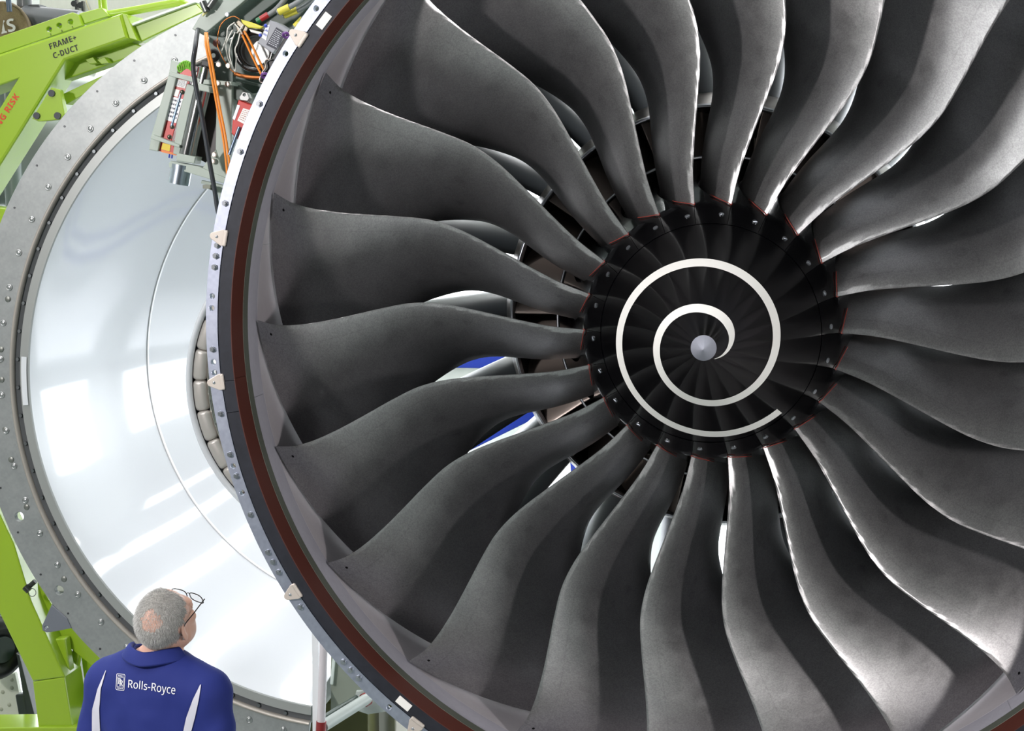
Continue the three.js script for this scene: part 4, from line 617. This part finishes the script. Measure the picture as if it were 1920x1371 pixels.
  const clothTex = tex(256, (u, v) => 0.5 + 0.35 * Math.sin(u * 256 * 1.57) * Math.sin(v * 256 * 1.57) + 0.2 * (N1(u * 60, v * 60, 60) - 0.5), false, 9, 9);
  const shirtM = M({ color: 0x172775, roughness: 0.8, sheen: 0.2, sheenColor: new THREE.Color(0.25, 0.32, 0.8), sheenRoughness: 0.5, bumpMap: clothTex, bumpScale: 0.0003 });
  const shirt = part('shirt', netSurface(shirtF, [-0.34, 0.84, -0.22], [0.34, 1.56, 0.22], 0.008), shirtM, man, 'blue short-sleeved work shirt');
  const trouF = (x, y, z) => Math.max(smin(legs(x, Math.max(y, 0.1), z), torso(x, y, z), 0.05) - 0.014, y - 0.93, 0.06 - y);
  part('trousers', netSurface(trouF, [-0.28, 0.04, -0.2], [0.28, 0.96, 0.2], 0.011), M({ color: 0x1b2130, roughness: 0.85 }), man, 'dark work trousers');
  for (const s of [-1, 1]) part('shoe', netSurface((x, y, z) => Math.max(smin(cap(s * x, y, z, [0.10, 0.05, 0.035], [0.112, 0.042, -0.16], 0.052, 0.046), cap(s * x, y, z, [0.10, 0.05, 0.03], [0.10, 0.11, 0.02], 0.05, 0.046), 0.02), 0.0 - y), s > 0 ? [0.03, -0.006, -0.23] : [-0.18, -0.006, -0.23], s > 0 ? [0.18, 0.15, 0.11] : [-0.03, 0.15, 0.11], 0.007), paint(0x141414, 0.5), man);
  { // folded collar
    const pos = [], idx = [], NA = 64, prof = [[0.066, 0.004], [0.068, 0.022], [0.073, 0.028], [0.079, 0.026], [0.088, 0.016], [0.099, 0.002], [0.098, -0.003], [0.090, -0.002]];
    for (let i = 0; i <= NA; i++) { const a = i / NA * Math.PI * 2, front = Math.max(0, -Math.sin(a)), cx = 0, w = 1 + 0.16 * Math.abs(Math.cos(a)); for (const [r, h] of prof) pos.push(r * w * Math.cos(a) + cx, 1.492 + h * 1.35 - 0.06 * front + 0.004 * Math.abs(Math.cos(a)) + 0.003 * Math.sin(3 * a), 0.004 + r * Math.sin(a) * 1.04); }
    const n = prof.length; for (let i = 0; i < NA; i++) for (let j = 0; j < n - 1; j++) { const p = i * n + j, q = p + n; idx.push(p, p + 1, q, p + 1, q + 1, q); }
    const g = new THREE.BufferGeometry(); g.setAttribute('position', new THREE.Float32BufferAttribute(pos, 3)); g.setIndex(idx); g.computeVertexNormals(); part('collar', g, M({ color: 0x172775, roughness: 0.8, sheen: 0.2, sheenColor: new THREE.Color(0.25, 0.32, 0.8) }), shirt);
  }
  // prints and inset panels lie on the shirt's own surface
  const camL = toLocal(camera.position.clone());
  const drape = (grid, lift) => { const rows = grid.length, cols = grid[0].length, pos = [], uv = [], idx = [];
    for (let j = 0; j < rows; j++) for (let i = 0; i < cols; i++) { const far = toLocal(pix(grid[j][i][0], grid[j][i][1], Z - 0.4)), d = far.sub(camL).normalize(); let t = 4.6; for (let s = 0; s < 160; s++) { const f = shirtF(camL.x + d.x * t, camL.y + d.y * t, camL.z + d.z * t); if (f < 0.0004) break; t += Math.min(f * 0.7, 0.05); if (t > 7) break; }
      const p = camL.clone().addScaledVector(d, t), e = 0.006, g = V(shirtF(p.x + e, p.y, p.z) - shirtF(p.x - e, p.y, p.z), shirtF(p.x, p.y + e, p.z) - shirtF(p.x, p.y - e, p.z), shirtF(p.x, p.y, p.z + e) - shirtF(p.x, p.y, p.z - e)).normalize(); p.addScaledVector(g, lift); pos.push(p.x, p.y, p.z); uv.push(i / (cols - 1), 1 - j / (rows - 1)); }
    for (let j = 0; j < rows - 1; j++) for (let i = 0; i < cols - 1; i++) { const p = j * cols + i, q = p + cols; idx.push(p, q, p + 1, p + 1, q, q + 1); }
    const g = new THREE.BufferGeometry(); g.setAttribute('position', new THREE.Float32BufferAttribute(pos, 3)); g.setAttribute('uv', new THREE.Float32BufferAttribute(uv, 2)); g.setIndex(idx); g.computeVertexNormals(); return g; };
  const band = (left, right, rows, cols) => { const at = (l, t) => { const k = t * (l.length - 1), i = Math.min(l.length - 2, Math.floor(k)), f = k - i; return [l[i][0] + (l[i + 1][0] - l[i][0]) * f, l[i][1] + (l[i + 1][1] - l[i][1]) * f]; }; return Array.from({ length: rows }, (_, j) => { const t = j / (rows - 1), a = at(left, t), b = at(right, t); return Array.from({ length: cols }, (_, i) => [a[0] + (b[0] - a[0]) * i / (cols - 1), a[1] + (b[1] - a[1]) * i / (cols - 1)]); }); };
  const panelM = M({ color: 0xd9d8e4, roughness: 0.75, bumpMap: clothTex, bumpScale: 0.0003 });
  part('side_panel', drape(band([[199, 1258], [184, 1292], [174, 1330], [173, 1371], [176, 1400]], [[200, 1258], [190, 1292], [187, 1330], [189, 1371], [192, 1400]], 40, 8), 0.003), panelM, shirt, 'pale curved inset');
  part('side_panel', drape(band([[375, 1285], [362, 1312], [350, 1345], [344, 1371], [340, 1400]], [[377, 1284], [373, 1312], [366, 1345], [359, 1371], [354, 1400]], 40, 8), 0.003), panelM, shirt, 'pale curved inset');
  { // chest-wide back print
    const c = document.createElement('canvas'); c.width = 1024; c.height = 276; const g = c.getContext('2d'); g.fillStyle = '#000'; g.fillRect(0, 0, 1024, 276); g.fillStyle = '#fff'; g.strokeStyle = '#fff';
    const rr = (x, y, w, h, r) => { g.beginPath(); g.moveTo(x + r, y); g.lineTo(x + w - r, y); g.quadraticCurveTo(x + w, y, x + w, y + r); g.lineTo(x + w, y + h - r); g.quadraticCurveTo(x + w, y + h, x + w - r, y + h); g.lineTo(x + r, y + h); g.quadraticCurveTo(x, y + h, x, y + h - r); g.lineTo(x, y + r); g.quadraticCurveTo(x, y, x + r, y); g.closePath(); };
    g.lineWidth = 8; rr(12, 10, 136, 256, 24); g.stroke(); g.lineWidth = 6; g.strokeRect(28, 62, 104, 152); g.font = 'bold 30px sans-serif'; g.textBaseline = 'middle'; g.textAlign = 'center'; g.fillText('ROLLS', 80, 38); g.fillText('ROYCE', 80, 238);
    g.save(); g.translate(66, 126); g.scale(0.72, 1); g.font = 'bold 122px serif'; g.fillText('R', 0, 0); g.restore(); g.save(); g.translate(92, 152); g.scale(0.72, 1); g.lineWidth = 12; g.strokeStyle = '#000'; g.font = 'bold 122px serif'; g.strokeText('R', 0, 0); g.fillText('R', 0, 0); g.restore();
    g.save(); g.textAlign = 'left'; g.font = '172px sans-serif'; const w = g.measureText('Rolls-Royce').width; g.translate(196, 146); g.scale(Math.min(1.2, 800 / (w || 950)), 1); g.fillText('Rolls-Royce', 0, 0); g.restore();
    const m = new THREE.CanvasTexture(c); part('back_print', drape(band([[218.5, 1262], [216.5, 1294]], [[335, 1277], [332, 1311]], 16, 48), 0.0022), M({ color: 0xeeeef4, alphaMap: m, transparent: true, alphaTest: 0.45, roughness: 0.6 }), shirt, 'white emblem and company lettering');
  }
  // ---- hair: a cropped shell and short strands
  const camDir = toLocal(camera.position.clone()).sub(hc).normalize(), up = V(0, 1, 0), rt = V().crossVectors(up, camDir).normalize(), upv = V().crossVectors(camDir, rt);
  const bald = camDir.clone().multiplyScalar(0.93).addScaledVector(rt, -0.42).addScaledVector(upv, 0.02).normalize().applyQuaternion(HI);
  const hairMask = (l) => { // l in head space; 1 hair, 0 skin
    const r = l.length(), d = l.clone().normalize(); const noise = 0.06 * (N3(l.x * 60 + 50, l.y * 60 + 50, 256) + N3(l.z * 60 + 50, l.y * 60 + 20, 256) - 1); let m = 1; if (l.z < -0.055 + 0.25 * Math.max(0, 0.06 - Math.abs(l.x)) + noise * 0.1) m = 0; if (l.z < -0.035 && l.y < 0.05) m = 0; if (Math.abs(l.x) > 0.072 && l.z < 0.03 && l.y < 0.018) m = 0; if (l.y < -0.030 - 0.75 * Math.max(0, l.z) + noise * 0.1) m = 0; if (l.z < 0.03 && l.y < -0.02) m = 0; if (l.z < -0.004 && Math.abs(l.x) > 0.05 && l.y < 0.03) m = 0;
    const b = d.dot(bald); return { m, b: Math.max(0, Math.min(1, (b - 0.925 + noise * 0.5) / 0.06)) }; };
  const gh = netSurface(headF, [hc.x - 0.15, hc.y - 0.16, hc.z - 0.15], [hc.x + 0.15, hc.y + 0.15, hc.z + 0.15], 0.004), hp = gh.attributes.position, hn = gh.attributes.normal;
  { const keep = [], id = gh.index.array, ok = []; for (let i = 0; i < hp.count; i++) { const l = V(hp.getX(i), hp.getY(i), hp.getZ(i)).sub(hc).applyQuaternion(HI), q = hairMask(l); ok.push(q.m && q.b < 0.35 + 0.5 * N1(l.x * 180 + 90, l.y * 180 + l.z * 90 + 90, 256)); }
    for (let i = 0; i < id.length; i += 3) if (ok[id[i]] && ok[id[i + 1]] && ok[id[i + 2]]) keep.push(id[i], id[i + 1], id[i + 2]);
    const g = gh.clone(); g.setIndex(keep); const p = g.attributes.position; for (let i = 0; i < p.count; i++) p.setXYZ(i, p.getX(i) + hn.getX(i) * 0.0015, p.getY(i) + hn.getY(i) * 0.0015, p.getZ(i) + hn.getZ(i) * 0.0015);
    const hair = part('hair', g, M({ color: 0xa5a29d, roughness: 0.8 }), man, 'short cropped grey hair');
    const r = rng(99), id2 = gh.index.array, nt2 = id2.length / 3, cone = new THREE.ConeGeometry(0.00042, 1, 4, 1).translate(0, 0.5, 0), list = [];
    for (let k = 0; k < 60000 && list.length < 15000; k++) { const t = Math.floor(r() * nt2) * 3, a = r(), b = r() * (1 - a), w = [a, b, 1 - a - b], p = V(), n = V(); for (let q = 0; q < 3; q++) { p.addScaledVector(V(hp.getX(id2[t + q]), hp.getY(id2[t + q]), hp.getZ(id2[t + q])), w[q]); n.addScaledVector(V(hn.getX(id2[t + q]), hn.getY(id2[t + q]), hn.getZ(id2[t + q])), w[q]); }
      const l = p.clone().sub(hc).applyQuaternion(HI), q = hairMask(l); if (!q.m || r() < q.b * 0.3) continue; const flow = V(0.3 * (r() - 0.5), -0.9, 0.55).applyQuaternion(HQ); n.normalize(); flow.addScaledVector(n, -flow.dot(n)); const dir = n.clone().multiplyScalar(0.55).addScaledVector(flow, 0.7).add(V(r() - 0.5, r() - 0.5, r() - 0.5).multiplyScalar(0.5)).normalize(); list.push([p, dir, (0.007 + 0.008 * r()) * (1 - 0.5 * q.b), l]); }
    const im = new THREE.InstancedMesh(cone, M({ color: 0xffffff, roughness: 0.55 }), list.length), mx = new THREE.Matrix4(); im.name = 'hair_strands'; im.userData.kind = 'stuff'; im.castShadow = im.receiveShadow = true;
    list.forEach(([p, d, L, l], i) => { mx.compose(p, new THREE.Quaternion().setFromUnitVectors(up, d), V(1, L, 1)); im.setMatrixAt(i, mx); const s = 0.2 + 0.5 * r() + (r() < 0.45 ? 0.25 : 0); im.setColorAt(i, new THREE.Color(s, s * 0.985, s * 0.96)); }); hair.add(im);
  }
  { // glasses
    const gl = new THREE.Group(); gl.name = 'glasses'; gl.userData.label = 'thin dark framed glasses'; gl.position.copy(hc); gl.quaternion.copy(HQ); man.add(gl); const fm = metal(0x2b2624, 0.35);
    for (const s of [-1, 1]) { part('temple', tube([V(s * 0.083, -0.012, 0.03), V(s * 0.084, 0.010, 0.012), V(s * 0.080, 0.012, -0.05), V(s * 0.073, 0.010, -0.118)], 0.0019, 30, 8), fm, gl); const pts = []; for (let i = 0; i < 28; i++) { const a = i / 28 * Math.PI * 2, c = Math.cos(a), sn = Math.sin(a); pts.push(V(s * 0.036 + 0.029 * Math.sign(c) * Math.pow(Math.abs(c), 0.7), 0.002 + 0.018 * Math.sign(sn) * Math.pow(Math.abs(sn), 0.7), -0.122 + 0.006 * Math.pow((s * 0.036 + 0.029 * c) / 0.065, 2))); }
      part('rim', new THREE.TubeGeometry(new THREE.CatmullRomCurve3(pts, true), 60, 0.0017, 8, true), fm, gl); part('lens', new THREE.CircleGeometry(0.0255, 28).scale(1.08, 0.68, 1).translate(s * 0.036, 0.002, -0.1205), M({ color: 0xffffff, transmission: 1, roughness: 0, thickness: 0 }), gl); }
    part('bridge', tube([V(-0.008, 0.006, -0.122), V(0, 0.010, -0.125), V(0.008, 0.006, -0.122)], 0.0013, 12, 8), fm, gl);
  }
}

renderer.render(scene, camera);
